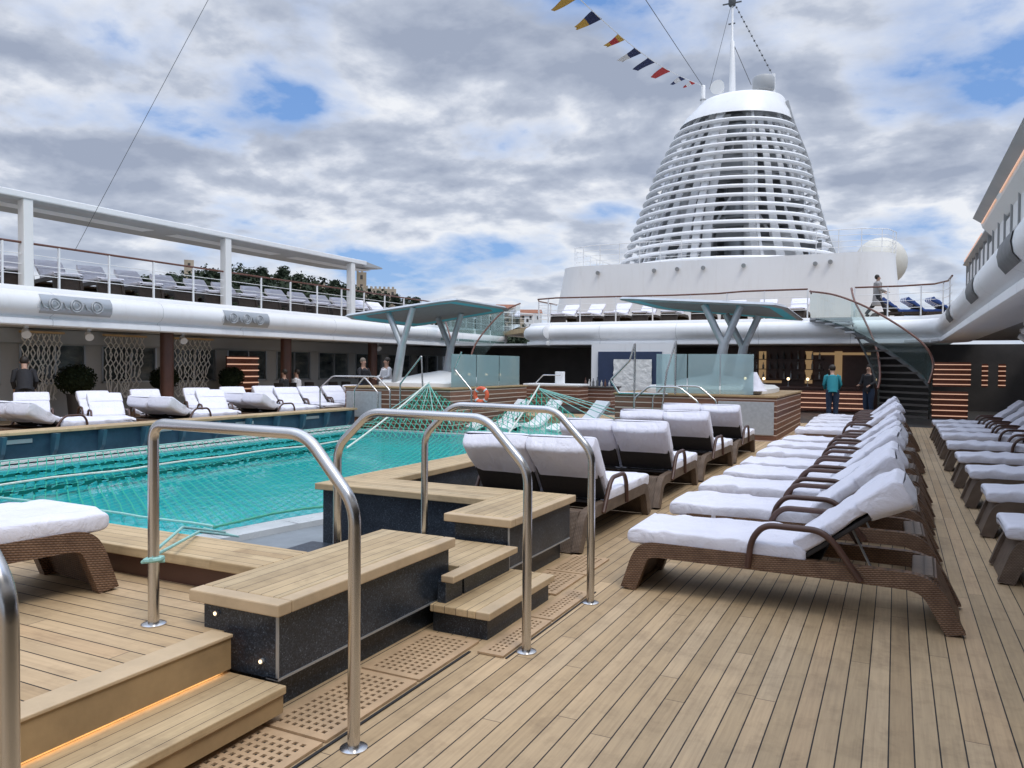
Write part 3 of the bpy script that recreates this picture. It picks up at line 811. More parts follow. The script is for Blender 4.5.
# ------------------------------------------------------------------ slatted whirlpool boxes, glass, canopies
def tub(name, x0, x1, y0, y1, label, panel_left):
    t = root(name, ((x0+x1)/2,(y0+y1)/2,0), label, 'whirlpool')
    h = 1.0
    m = .02
    MB().box(x0,x1,y0,y1,-.15,h-.05).build('slatted_body', M['slat'], t)
    MB().box(x0-.03,x1+.03,y0-.03,y1+.03,h-.048,h).build('top_rim', M['mahog'] if False else M['riser'], t, bevel=.01)
    px = x0+.05 if panel_left else x1-1.25
    MB().box(px,px+1.2,y0-.025,y0-.004,.14,h-.14).build('service_panel', M['grille'], t, bevel=.006)
    cx, cy = (x0+x1)/2, (y0+y1)/2
    rw = []
    for (f, z) in ((1.0,.0),(1.0,.10),(.93,.16),(.80,.18),(.35,.34),(.02,.44)):
        row = []
        for k in range(36):
            q = 2*PI*k/36; c, s = math.cos(q), math.sin(q)
            row.append((cx+(x1-x0-.7)/2*f*math.copysign(abs(c)**.5, c), cy+(y1-y0-1.0)/2*f*math.copysign(abs(s)**.5, s), h+z+.02*noise.noise(Vector((c*3,s*3,f*5)))))
        rw.append(row)
    MB().grid(rw, True).build('tub_cover', M['whitec'], t, smooth=True)
    for (a, b) in ((((x0+.95,y0+.12),(x1-.5,y0+.12)),) if not panel_left else (((x1-.16,y0+.3),(x1-.16,y1-.2)),)):
        L = Vector(b)-Vector(a); n_ = 3
        for i in range(n_):
            p = Vector(a)+L*(i/n_+.006); q = Vector(a)+L*((i+1)/n_-.006)
            MB().bar((p.x,p.y,h+.46),(q.x,q.y,h+.46),.014,.90).build('glass_panel', M['glass'], t)
    return t
tub('whirlpool_tub', -5.98,-2.31,17.7,22.5,'slatted wooden whirlpool box with glass screens under the right canopy', False)
tub('whirlpool_tub', -14.0,-10.55,17.75,22.5,'slatted wooden whirlpool box with glass screens under the left canopy', True)

def canopy(label, C4, posts):
    """C4: near outer, far outer, far inner, near inner corner of the tilted roof"""
    C4 = [Vector(c) for c in C4]; ctr = sum(C4, Vector())/4
    t = root('whirlpool_canopy', (ctr.x, ctr.y, 1.0), label, 'canopy', 'silver canopies over the whirlpools')
    # clipped corners
    P = []
    for k in range(4):
        a, b, c = C4[k-1], C4[k], C4[(k+1)%4]; cut = .38 if k in (1, 3) else .55
        P += [b+(a-b).normalized()*cut*.35, b+(c-b).normalized()*cut]
    n = len(P)
    def ring(f, dz): return [tuple(ctr+(p-ctr)*f+Vector((0,0,dz))) for p in P]
    o, u, l1, l2, l3 = ring(1,.0), ring(.97,.055), ring(.98,-.035), ring(.93,-.03), ring(.78,-.012)
    q = lambda a, b: [(a*n+k, b*n+k, b*n+(k+1)%n, a*n+(k+1)%n) for k in range(n)]
    MB().add(o+u+[tuple(ctr+Vector((0,0,.13)))], [(k,(k+1)%n,n+(k+1)%n,n+k) for k in range(n)]+[(n+k,n+(k+1)%n,2*n) for k in range(n)]).build('roof_top', M['silver'], t)
    MB().add(o+l1+l2, q(0,1)+q(1,2)).build('roof_rim', M['rimg'], t)
    MB().add(l2+l3, q(0,1)).build('blue_glazing', M['blueg'], t)
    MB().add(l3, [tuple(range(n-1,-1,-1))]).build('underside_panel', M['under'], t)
    nrm = (C4[1]-C4[0]).cross(C4[3]-C4[0]); 
    def zat(x, y): return C4[0].z - (nrm.x*(x-C4[0].x)+nrm.y*(y-C4[0].y))/nrm.z - .03
    for k, (x, y) in enumerate(posts):
        MB().tube([(x-.14,y,1.0),(x+.08,y,2.18)], [.135,.115], 18).build('post', M['silver'], t, smooth=True)
        for dx in (-.40, .44):
            MB().tube([(x+.07,y,2.11),(x+dx,y,zat(x+dx,y))], .088, 14).build('fork_arm', M['silver'], t, smooth=True)
canopy('silver canopy on forked posts over the right whirlpool', [(-2.25,18.2,3.0),(-2.2,21.9,2.88),(-6.2,22.4,3.32),(-6.15,18.3,3.28)], [(-3.70,18.6),(-3.66,21.0)])
canopy('silver canopy on forked posts with blue glazing over the left whirlpool', [(-14.2,17.7,2.95),(-14.4,21.9,2.90),(-10.85,22.2,3.40),(-10.95,18.6,3.42)], [(-12.6,18.4),(-12.55,21.0)])

def small_rail(pts, lb, r=.022, rad=.08):
    t = tag(MB().tube(rnd(pts, rad, 5), r, 10).build('grab_rail', M['steel'], smooth=True), lb, 'handrail', 'steel grab rails at the far end of the pool'); return t
y = 17.2
small_rail([(-5.25,16.9,.3),(-5.25,16.9,.9),(-4.93,16.9,1.17),(-4.25,16.9,1.17),(-3.82,16.9,.85),(-3.82,16.9,.0)], 'steel grab rail in front of the right whirlpool, nearer one')
small_rail([(-5.0,17.5,.3),(-5.0,17.5,.92),(-4.75,17.5,1.18),(-3.95,17.5,1.18),(-3.55,17.5,.85),(-3.55,17.5,.0)], 'steel grab rail in front of the right whirlpool, farther one')
small_rail([(-5.38,17.3,.3),(-5.38,17.3,2.15),(-5.5,17.3,1.75),(-5.95,17.3,1.3),(-5.75,17.3,1.0),(-4.6,17.3,1.0)], 'bent steel rail rising before the white wall hanging', .024, .03)
small_rail([(-4.72,17.25,.6),(-4.62,17.25,1.5),(-4.42,17.25,2.2),(-4.42,17.25,1.0)], 'leaning steel post pair in front of the right glass screen', .022, .03)
small_rail([(-14.45,17.2,.3),(-14.45,17.2,.95),(-14.0,17.2,1.28),(-12.5,17.2,1.28),(-12.08,17.2,.92),(-12.08,17.2,-.1)], 'steel grab rail in front of the left whirlpool, nearer one')
small_rail([(-13.5,17.5,.3),(-13.5,17.5,.9),(-13.15,17.5,1.26),(-12.7,17.5,.85),(-12.7,17.5,.2)], 'short steel grab rail beside the grey panel of the left whirlpool')
small_rail([(-11.76,17.2,-.1),(-11.76,17.2,1.1),(-11.1,17.2,1.84),(-11.05,17.2,.9)], 'pointed steel rail above the left peak of the pool net', .022, .03)
small_rail([(-9.6,17.2,-.1),(-9.6,17.2,.98),(-10.1,17.2,1.5),(-9.9,17.2,1.95)], 'bent steel rail right of the left canopy post', .022, .05)
t = root('life_ring', (-9.35,17.25,.85), 'orange life ring hanging by the left whirlpool', 'life ring')
MB().tube([(-9.35+.17*math.cos(q),17.25,.86+.17*math.sin(q)) for q in [2*PI*i/20 for i in range(20)]], .055, 8, closed=True).build('ring', M['orange'], t, smooth=True)
for q in (45,135,225,315):
    a = R(q); MB().tube([(-9.35+.17*math.cos(a-.12),17.25,.86+.17*math.sin(a-.12)),(-9.35+.17*math.cos(a+.12),17.25,.86+.17*math.sin(a+.12))], .06, 8).build('band', M['whitecl'], t, smooth=True)
# ice bucket with towel on the right tub
t = root('towel_stack', (-3.0,18.1,1.0), 'crumpled white towel in a bowl on the corner of the right whirlpool box', 'towel')
MB().lathe([(.10,0),(.16,.02),(.19,.12),(.2,.13)], (-2.85,18.1,1.0), 18).build('bowl', M['alum'], t, smooth=True)
rw = [[Vector((-2.85+(.27-.22*i/6)*math.cos(q)*(1+.35*noise.noise(Vector((math.cos(q)*3,math.sin(q)*3,i)))), 18.1+(.27-.22*i/6)*math.sin(q), 1.09+.42*i/6)) for q in [2*PI*k/18 for k in range(18)]] for i in range(7)]
MB().grid(rw, True).build('towel', M['towel'], t, smooth=True)

# ------------------------------------------------------------------ upper decks
PF = [(0,3.43),(.10,3.42),(.14,3.36),(.16,3.30),(.30,3.24),(.38,3.12),(.40,3.0),(.38,2.88),(.30,2.78),(.17,2.72),(.14,2.70),(.15,2.66),(.24,2.64),(.26,2.60),(.26,2.50),(.22,2.47),(0,2.47),(-.6,2.50)]
def sweep(path, prof=PF):
    """path: open polyline in the plane; the profile's offset goes to its left side"""
    pts = [Vector((*p,0)) for p in path]; rows = []
    for i, p in enumerate(pts):
        d1 = (pts[i]-pts[i-1]).normalized() if i else (pts[1]-pts[0]).normalized()
        d2 = (pts[i+1]-pts[i]).normalized() if i < len(pts)-1 else d1
        d = (d1+d2).normalized(); nn = Vector((-d.y, d.x, 0)); k = 1/max(.5, nn.dot(Vector((-d1.y,d1.x,0))))
        rows.append([p + nn*o*k + Vector((0,0,z)) for o, z in prof])
    return MB().grid(rows)
def arcp(cx, cy, r, a0, a1, n=8): return [(cx+r*math.cos(R(a0+(a1-a0)*i/n)), cy+r*math.sin(R(a0+(a1-a0)*i/n))) for i in range(n+1)]
port_path = [(-18.8,36.8),(-18.8,20),(-18.8,4),(-18.8,-10)]
aft_path = [(1.5,28.2)] + arcp(.1,28.6,1.4,0,90) + [(-6,30),(-12.9,30)] + arcp(-12.9,31.4,1.4,90,180)[::1]
aft_path = [(1.5,28.2)] + [(.1+1.4*math.cos(R(a)), 28.6+1.4*math.sin(R(a))) for a in range(0,91,11)] + [(-6,30),(-12.9,30)] + [(-12.9+1.4*math.cos(R(a)), 31.4+1.4*math.sin(R(a))) for a in range(270,179,-11)] + [(-14.3,36)]
stb_path = [(1.5,-10),(1.5,6),(1.5,20),(1.5,28.2)]
def deckthing(name, label, loc, path, floor, soff):
    t = root(name, loc, label, 'balcony')
    sweep(path).build('fascia', M['white'], t, smooth=True)
    for i in range(len(path)-1):
        a, b = Vector((*path[i],0)), Vector((*path[i+1],0)); L = (b-a).length
        if L < 3: continue
        d = (b-a).normalized(); nn = Vector((-d.y,d.x,0)); k = 1.6
        while k < L:
            p = a+d*k; q = p+d*.012
            MB().grid([[p+nn*(o+.0015)+Vector((0,0,z)) for o, z in PF[3:17]], [q+nn*(o+.0015)+Vector((0,0,z)) for o, z in PF[3:17]]]).build('panel_joint', M['greyp'], t)
            k += 3.1
    MB().prism(floor, 3.20, 3.429).build('deck_floor', M['top_y'] if False else M['riser'], t)
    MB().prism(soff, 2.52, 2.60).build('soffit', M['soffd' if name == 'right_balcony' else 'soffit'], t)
    return t
# port path direction: walking toward -y, left side is +x
pd = deckthing('left_balcony','long white rounded balcony front of the upper deck on the left side', (-18.8,0,2.5), port_path,
    [(-18.85,-10),(-18.85,36.8),(-24,36.8),(-24,-10)][::-1], [(-19.0,-10),(-19.0,36.8),(-24,36.8),(-24,-10)][::-1])
ad = deckthing('aft_balcony','white rounded balcony front crossing the ship below the funnel', (-6,30,2.5), aft_path[::1],
    [(1.45,28.3)]+[(.1+1.34*math.cos(R(a)), 28.6+1.34*math.sin(R(a))) for a in range(0,91,15)]+[(-12.9,29.95),(-14.2,31.4),(-18.8,37),(-18.8,60),(3,60),(3,28.3)],
    [(1.2,28.3),(1.0,29.3),(.1,29.8),(-12.9,29.8),(-14,31.4),(-21,31.4),(-21,45),(1.2,45)])
sd = deckthing('right_balcony','white rounded balcony front of the upper deck at the upper right', (1.5,5,2.5), stb_path,
    [(1.55,-10),(8,-10),(8,28.3),(1.55,28.3)], [(1.7,-10),(8,-10),(8,28.3),(1.7,28.3)])
# recessed decorative panels in the fascia
def fpanel(y0, y1, x, s, lb, dark=False):
    t = root('fascia_ornament', (x,(y0+y1)/2,3.0), lb, 'ornament', 'grey ornaments set in the balcony fronts')
    prof = [(.315,3.235),(.395,3.12),(.416,3.0),(.395,2.88),(.315,2.775)]
    rows = [[(x+s*o, y0+(y1-y0)*i/8, z) for o, z in prof] for i in range(9)]
    MB().grid(rows).build('plate', M['alum'] if not dark else M['pipe'], t, smooth=True)
    n_ = 3 if not dark else 0
    for i in range(n_):
        yc = y0+(y1-y0)*(i+.62)/3.4
        for rr in (.15,.09):
            MB().tube([(x+s*(.43-.04*(math.sin(q)**2)), yc+rr*math.cos(q), 3.0+rr*math.sin(q)) for q in [2*PI*k/20 for k in range(20)]], .022, 6, closed=True).build('ring', M['grille'] if not dark else M['greyp'], t, smooth=True)
        MB().tube([(x+s*.42, yc-.42, 2.90),(x+s*.425, yc-.36, 3.08),(x+s*.425, yc-.28, 2.93),(x+s*.42, yc-.20, 2.90)], .02, 6).build('scroll', M['grille'] if not dark else M['greyp'], t, smooth=True)
fpanel(11.8,13.7,-18.8,1,'grey ring ornament in the left balcony front, nearest the left edge')
fpanel(17.5,19.4,-18.8,1,'grey ring ornament in the left balcony front, farther from the left edge')
fpanel(10.0,11.3,1.5,-1,'dark ornament high in the right balcony front, nearest the photo edge', True)
fpanel(14.8,16.2,1.5,-1,'dark ornament in the right balcony front, second from the photo edge', True)
fpanel(21.0,22.4,1.5,-1,'dark ornament in the right balcony front, nearest the corner', True)
# railings
def railing(path, lb, step=1.38, z0=3.43, h=1.03, bars=(.28,.52,.76), top='mahog', inset=0, postw=.045, barr=.010, topr=.028, start=0.0):
    pts = [Vector((*p, 0)) for p in path]
    t = root('railing', (pts[0].x,pts[0].y,z0), lb, 'railing')
    MB().tube([p+Vector((0,0,z0+h)) for p in pts], topr, 8).build('top_rail', M[top], t, smooth=True)
    for b in bars: MB().tube([p+Vector((0,0,z0+b)) for p in pts], barr, 6).build('cross_bar', M['white'], t)
    d = start; acc = 0; out = []
    for i in range(len(pts)-1):
        L = (pts[i+1]-pts[i]).length
        while d <= acc+L:
            out.append(pts[i].lerp(pts[i+1], (d-acc)/L)); d += step
        acc += L
    for p in out: MB().bar((p.x,p.y,z0),(p.x,p.y,z0+h-.02), postw, postw, (0,1,0)).build('baluster', M['white'], t)
    return t
railing([(-18.83,8.39),(-18.83,29.9)], 'white railing with a mahogany top rail along the upper left deck', 1.385)
railing([(-2.9,29.95),(-4.6,29.95),(-5.2,30.0),(-6.2,30.5),(-8,30.6),(-12.8,30.1),(-13.8,30.5),(-14.2,31.5),(-14.2,33.5)], 'white railing with a dark top rail across the upper aft deck', 1.5, topr=.032)
railing([(-1.35,29.95),(.1,29.95),(1.1,29.6),(1.45,28.7),(1.48,27.2)], 'white railing with a dark top rail around the corner by the walking woman', 1.05, topr=.030)
railing([(-18.83,30.2),(-18.83,37),(-17,41),(-14,43)], 'white railing running back beyond the left stair', 1.5, top='white')
# port canopy
t = root('deck_canopy', (-19.5,10,3.43), 'long white canopy on square posts over the upper left deck', 'canopy')
cn = MB()
cn.prism_y([(-18.75,5.64),(-18.72,5.52),(-18.85,5.46),(-20.7,5.46),(-20.75,5.55),(-20.6,5.64),(-18.95,5.69)], -8, 24.9)
cn.build('roof_slab', M['greyp'], t)
MB().box(-18.78,-18.69,-8,25.0,5.50,5.66).build('front_edge', M['white'], t, bevel=.02)
MB().add([(-18.8,24.9,5.46),(-20.7,24.9,5.46),(-20.5,26.6,5.55),(-19.1,26.6,5.55),(-18.8,24.9,5.68),(-20.7,24.9,5.68),(-20.5,26.6,5.6),(-19.1,26.6,5.6)],[(0,1,2,3),(7,6,5,4),(0,3,7,4),(2,1,5,6),(3,2,6,7)]).build('roof_tip', M['greyp'], t)
for i in range(4): MB().box(-19.9,-19.4,6.2+i*5.2,10.6+i*5.2,5.445,5.457).build('light_panel', M['white'], t)
for y in (5.5,11.72,17.97,24.2):
    MB().prism_y([(-18.96,3.40),(-18.70,3.40),(-18.72,5.5),(-18.96,5.5)], y-.12, y+.12).build('post', M['whitec'], t, bevel=.02)
# starboard canopy & wind screens
t = root('deck_canopy', (2.5,10,3.43), 'white canopy with warm light strips over the upper right deck', 'canopy')
MB().prism_y([(1.60,5.28),(1.55,5.16),(1.72,5.04),(4.2,5.0),(4.2,5.2)], -8, 21.3).build('roof_slab', M['greyp'], t)
MB().prism_y([(1.85,4.98),(1.80,4.85),(1.95,4.80),(4.2,4.8),(4.2,4.99)], 21.32, 28.0).build('roof_slab', M['greyp'], t)
for (a, b) in ((6.5,13.8),(14.3,17.5),(18.2,21.0)): MB().box(1.705,1.722,a,b,4.975,5.005).build('light_strip', M['ledp2'] if 'ledp2' in M else M['ledp'], t)
MB().box(1.775,1.792,21.8,27.2,4.86,4.885).build('light_strip', M['ledp'], t)
MB().prism_y([(1.72,5.035),(1.75,4.93),(1.95,4.72),(2.02,4.72),(2.02,5.03)], -8, 21.3).build('soffit_edge', M['whitec'], t)
for i in range(22):
    y = 5.2 + i*1.05
    MB().box(1.93,1.97,y,y+.72,3.44,4.72-(.0 if i % 3 else .12)).build('wind_screen', M['screenw'] if 'screenw' in M else M['whitec'], t, bevel=.01)
    MB().box(1.90,1.98,y+.80,y+.87,3.43,4.95).build('post', M['greyp'], t)
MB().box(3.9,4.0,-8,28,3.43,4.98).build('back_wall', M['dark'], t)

# ------------------------------------------------------------------ promenade wall on the left
pw = root('promenade_wall', (-21.4,12,0), 'taupe deckhouse wall with dark windows behind the far loungers', 'wall')
MB().box(-21.9,-21.4,-8,40,.0,.98).box(-21.9,-21.4,-8,40,2.08,2.6).build('wall_band', M['wall'], pw)
MB().box(-21.42,-21.2,-8,40,2.12,2.5).build('beam', M['greyp'], pw)
ys = -7.0
while ys < 39:
    MB().box(-21.9,-21.38,ys,ys+.5,.98,2.08).build('pier', M['wall'], pw)
    w = MB().box(-21.44,-21.36,ys+.5,ys+.56,.98,2.08).box(-21.44,-21.36,ys+2.39,ys+2.45,.98,2.08).box(-21.44,-21.36,ys+.5,ys+2.45,.98,1.03).box(-21.44,-21.36,ys+1.5,ys+1.54,1.03,2.05).build('window_frame', M['alum'], pw)
    MB().box(-21.5,-21.45,ys+.5,ys+2.45,.99,2.07).build('pane', M['pane'], w)
    ys += 2.45
# columns
for i, y in enumerate((-1.0,5.7,11.0,16.32,21.38,26.5)):
    if i < 3 and i != 2: pass
    if y < 12: continue
    t = root('column', (-19.5,y,.02), ('brown round column between the second and third rope hangings','brown round column right of the glowing slat screen on the left','brown round column far back on the left, behind the left canopy')[[16.32,21.38,26.5].index(y)], 'column', 'brown columns under the left balcony')
    MB().lathe([(.19,0),(.19,2.5)], (-19.5,y,.02), 20).build('shaft', M['brown'], t, smooth=True)
    MB().lathe([(.22,0),(.22,.06)], (-19.5,y,.02), 20).build('base_ring', M['alum'], t, smooth=True)
# macrame hangings
def macrame(y0, y1, lb, sd_):
    t = root('rope_hanging', (-21.0,(y0+y1)/2,2.4), lb, 'wall hanging', 'knotted rope hangings under the left balcony')
    MB().box(-21.05,-20.95,y0-.05,y1+.05,2.38,2.44).build('top_bar', M['barl'], t)
    n_ = 15; rg_ = random.Random(sd_); g = MB()
    for i in range(n_):
        yb = y0 + (y1-y0)*(i+.5)/n_; pts = []
        for k in range(15):
            z = 2.37 - k*.132
            amp = (y1-y0)/n_*.62
            sgn = 1 if ((i + k) % 2 == 0) else -1
            if k % 4 == 0: sgn *= .2
            taper = 1 - .18*max(0, k-3)/12 * (1 if i > n_/2 else 0)
            jt = .012+.045*max(0,k-4)/10
            pts.append((-21.0+rg_.uniform(-.02,.02), y0+(yb-y0)*taper + sgn*amp*(1 if k < 5 else .75) + rg_.uniform(-jt,jt), z + (rg_.uniform(-.03,.03) if 0 < k else 0)))
        g.tube(pts, .018, 5)
    g.build('knotted_cords', M['macrame'], t)
M['barl'] = simple('lit_wood_bar', (.62,.42,.22), .6)  # light falling on the wooden bar is put into its warm pale colour
macrame(12.95,14.07,'knotted rope hanging nearest the left edge, behind the person in dark clothes',1)
macrame(15.4,16.75,'knotted rope hanging left of the brown column',2)
macrame(17.9,19.4,'knotted rope hanging right of the brown column',3)
# topiary balls
def bush(y, lb, rr=.42):
    t = root('topiary_bush', (-20.3,y,.02), lb, 'bush', 'round topiary bushes under the left balcony')
    g = MB(); rg_ = random.Random(int(y*10))
    for _ in range(1500):
        v = Vector((rg_.gauss(0,1),rg_.gauss(0,1),rg_.gauss(0,1))).normalized(); r_ = rr*(.86+.2*rg_.random()); c = v*r_; c.z *= .85
        a = v.cross(Vector((rg_.random(),rg_.random(),rg_.random()))).normalized()*.035; b = (v*.4+Vector((rg_.uniform(-1,1),rg_.uniform(-1,1),rg_.uniform(-1,1)))*.6).normalized()*.03
        p = Vector((-20.3,y,1.12))+c
        g.add([p-a, p-b, p+a, p+b], [(0,1,2,3)])
    f = g.build('leaf_ball', M['bush'], t)
    MB().ball((-20.3,y,1.12), rr*.86, 10, .85).build('inner_twigs', M['bush'], t)
    MB().lathe([(.18,0),(.24,.66),(.25,.70),(.20,.70)], (-20.3,y,.02), 18).build('planter', M['dark'], t, smooth=True)
bush(14.0,'dark round topiary bush between the first two rope hangings',.5); bush(16.9,'dark round topiary bush beside the brown column'); bush(19.6,'dark round topiary bush right of the third rope hanging')
# glowing slat screens
def slat_screen(x0, x1, y, z0, z1, n_, lb, axis='y'):
    t = root('slat_screen', ((x0+x1)/2,y,z0), lb, 'light screen', 'glowing slatted screens')
    def bx(a0,a1,b0,b1,c0,c1):
        m = MB()
        return m.box(a0,a1,b0,b1,c0,c1) if axis == 'y' else m.box(b0,b1,a0,a1,c0,c1)
    yb = y
    bx(x0,x1,yb,yb+.05,z0,z1).build('back_board', M['mahog'], t)
    for i in range(n_):
        z = z0 + (z1-z0)*(i+.5)/n_
        bx(x0,x1,yb-.05,yb-.002,z-.013,z+.013).build('light_strip', M['ledp'], t)
    return t
slat_screen(1.08,2.15,28.9,1.05,1.85,5,'glowing slatted screen high at the right, under the balcony corner')
slat_screen(1.0,1.95,27.0,.12,.95,5,'glowing slatted screen low at the right, below the upper screen')
slat_screen(2.45,2.62,28.9,1.05,1.80,5,'narrow glowing slatted strip right of the upper screen'); slat_screen(2.9,3.1,28.9,1.05,1.80,5,'second narrow glowing slatted strip right of the upper screen')
slat_screen(-3.45,-.9,30.3,.1,.80,4,'glowing slatted bar front behind the man in teal')
t = root('slat_screen', (-20.6,20.2,.02), 'glowing slatted screen on the left behind the far loungers', 'light screen', 'glowing slatted screens')
MB().box(-20.66,-20.6,19.7,21.15,.5,1.86).build('back_board', M['mahog'], t)
for i in range(6): MB().box(-20.598,-20.55,19.7,21.15,.70+i*.215,.74+i*.215).build('light_strip', M['ledp'], t)

# ------------------------------------------------------------------ aft centre : walls, bar
t = root('centre_wall', (-9.3,29.2,0), 'white framed navy wall with a white textured hanging below the aft balcony', 'wall')
MB().box(-10.9,-7.6,29.3,29.6,0,2.5).build('marble_frame', M['white'], t)
MB().box(-10.6,-8.03,29.24,29.298,.15,2.2).build('navy_panel', M['navy'], t)
g = [[(-9.93+1.53*i/24+.02*noise.noise(Vector((i,j*.3,0))), 29.18+.03*noise.noise(Vector((i*.6,j*.6,3))), .35+1.55*j/24) for i in range(25)] for j in range(25)]
MB().grid(g).build('textured_hanging', M['art'], t, smooth=True)
t = root('side_window', (4.55,16,1.3), 'tall pale window panel in the dark wall at the far right', 'window')
MB().box(4.52,4.58,24.5,25.3,.9,2.0).build('pane', M['ledge'], t)  # window pane; pale tile colour stands in for its daylight
MB().box(4.50,4.59,24.42,24.5,.85,2.05).box(4.50,4.59,25.3,25.38,.85,2.05).build('frame', M['alum'], t)
bw = root('aft_wall', (-8,36,0), 'dark back wall of the covered bar area under the aft balcony', 'wall')
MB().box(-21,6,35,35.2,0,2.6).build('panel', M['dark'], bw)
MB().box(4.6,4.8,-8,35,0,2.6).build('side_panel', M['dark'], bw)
# bar counter centre-left
t = root('bar_counter', (-10.5,24.8,0), 'slatted wooden bar counter with a white top left of the navy wall', 'bar counter')
MB().box(-11.6,-9.6,24.6,25.5,.3,.93).build('slatted_front', M['slat'], t)
MB().box(-11.65,-9.55,24.55,25.55,.932,1.0).build('counter_top', M['white'], t, bevel=.01)
MB().box(-10.6,-10.3,24.9,25.1,1.0,1.42).build('dispenser', M['white'], t, bevel=.02)
MB().tube(rnd([(-11.3,24.8,1.0),(-11.0,24.8,1.3),(-10.35,24.8,1.3)],.05,4), .018, 8).build('rail', M['steel'], t, smooth=True)
t = root('rear_bar_counter', (-9.3,26.4,0), 'low slatted wooden counter directly left of the navy wall', 'bar counter')
MB().box(-10.1,-8.95,26.0,27.0,.0,.85).build('slatted_front', M['slat'], t)
MB().box(-10.15,-8.9,25.95,27.05,.852,.9).build('counter_top', M['dark'], t)
def bottles(cx, y, z, n_, span, lb):
    for i in range(n_):
        x = cx+span*(i/(n_-1)-.5)
        h = random.uniform(.22,.34)
        tag(MB().lathe([(.04,0),(.042,h*.55),(.015,h*.75),(.014,h),(.001,h)], (x,y+random.uniform(-.05,.05),z), 10).build('bottle', M[random.choice(['pipe','alum','brown','wall'])], smooth=True), lb, 'bottle', 'bottles on the bar shelves '+('left' if cx < -7 else 'right'))
bottles(-9.55,26.3,.901,7,.9,'small bottle on the counter left of the navy wall')
# main bar at right of centre
t = root('back_bar', (-3,33.5,0), 'lit back bar with shelves behind the right whirlpool', 'bar')
MB().box(-6.6,-.6,33.6,33.8,0,2.5).build('back_panel', M['brown'], t)
MB().box(-5.7,-4.2,33.55,33.59,1.0,1.1).box(-3.0,-.9,33.55,33.59,2.15,2.25).build('backlight', M['amber'], t)
for z in (1.15,1.55,1.95): MB().box(-5.6,-2.6,33.25,33.6,z,z+.03).build('shelf', M['brown'], t)
for x in (-5.1,-3.3,-2.2): MB().box(x,x+.28,33.5,33.58,1.0,2.3).build('lit_column', M['amber'], t)
MB().box(-6.4,-1.2,31.2,31.9,.85,.92).build('counter_top', M['brown'], t)
MB().box(-6.3,-1.3,31.3,31.8,0,.848).build('counter_front', M['mahog'], t)
for z in (1.18,1.58,1.98): bottles(-4.1,33.42,z,11,2.7,'bottle on the lit shelves behind the right whirlpool')
for i, x in enumerate((-5.3,-4.6,-3.7,-3.0,-2.3,-1.0)):
    t = root('bar_lamp', (x,31.5,.92), f'{ORD[i]} small glowing lamp from the left on the bar counter', 'lamp', 'small lamps on the bar counter')
    MB().lathe([(.05,0),(.05,.015),(.012,.02),(.012,.22)], (x,31.5,.921), 12).build('stand', M['alum'], t, smooth=True)
    MB().ball((x,31.5,1.2), .055, 8).build('globe', M['lamp'], t, smooth=True)
# ceiling fixtures under the balconies
for i, (x, y) in enumerate([(-19.6,12.2),(-19.6,13.9),(-19.6,17.0),(-19.6,21.5),(-19.6,27.0),(2.2,17.5),(2.5,20.5),(2.3,14.0)]):
    t = root('ceiling_spotlight', (x,y,2.5), ['white ceiling spotlight above the first rope hanging','white ceiling spotlight right of the first rope hanging','white ceiling spotlight above the brown column','white ceiling spotlight above the glowing slat screen on the left','white ceiling spotlight far along the left balcony','large white ceiling spotlight under the right balcony','farther white ceiling spotlight under the right balcony','nearest white ceiling spotlight under the right balcony'][i], 'spotlight', 'white spotlights under the balconies')
    MB().lathe([(.06,0),(.06,.07)], (x,y,2.45), 12).build('mount', M['white'], t, smooth=True)
    MB().tube([(x-.05,y,2.38),(x+.13,y-.08,2.27)], [.08,.11], 12).build('head', M['white'], t, smooth=True)

# ------------------------------------------------------------------ curved stair at the right
st = root('curved_stair', (-1,28,0), 'curved staircase with glass sides and dark handrails descending from the aft balcony', 'staircase')
outer = [(-2.8,29.7,4.35),(-1.9,28.6,4.1),(-.9,27.6,3.6),(.1,26.6,2.9),(.75,26.0,2.3),(.97,25.8,1.75),(.85,25.4,1.2)]
inner = [(-1.45,29.7,4.4),(-1.3,29.0,3.9),(-.98,28.4,3.25),(-.68,27.9,2.55),(-.5,27.5,1.9),(-.45,27.1,1.35),(-.5,26.7,1.0)]
def dense(P, n_=6):
    P = [Vector(p) for p in P]; out = []
    for i in range(len(P)-1):
        p0, p1, p2, p3 = P[max(i-1,0)], P[i], P[i+1], P[min(i+2,len(P)-1)]
        for k in range(n_):
            t_ = k/n_; out.append(.5*((2*p1)+(-p0+p2)*t_+(2*p0-5*p1+4*p2-p3)*t_*t_+(-p0+3*p1-3*p2+p3)*t_**3))
    out.append(P[-1]); return out
for P in (outer, inner):
    D = dense(P)
    MB().tube([D[0]+Vector((.02,.25,-.05)), D[0]+Vector((0,.12,.03))]+D, .034, 8).build('handrail', M['mahog'], st, smooth=True)
    MB().grid([[p+Vector((0,0,-.05)), p+Vector((0,0,-.98))] for p in D]).build('glass_side', M['glassd'], st)
    MB().grid([[p+Vector((0,0,-.93)), p+Vector((0,.03,-1.08)), p+Vector((0,.06,-1.08)), p+Vector((0,.06,-.93))] for p in D]).build('stringer', M['pipe'], st)
Do, Di = dense(outer, 3), dense(inner, 3)
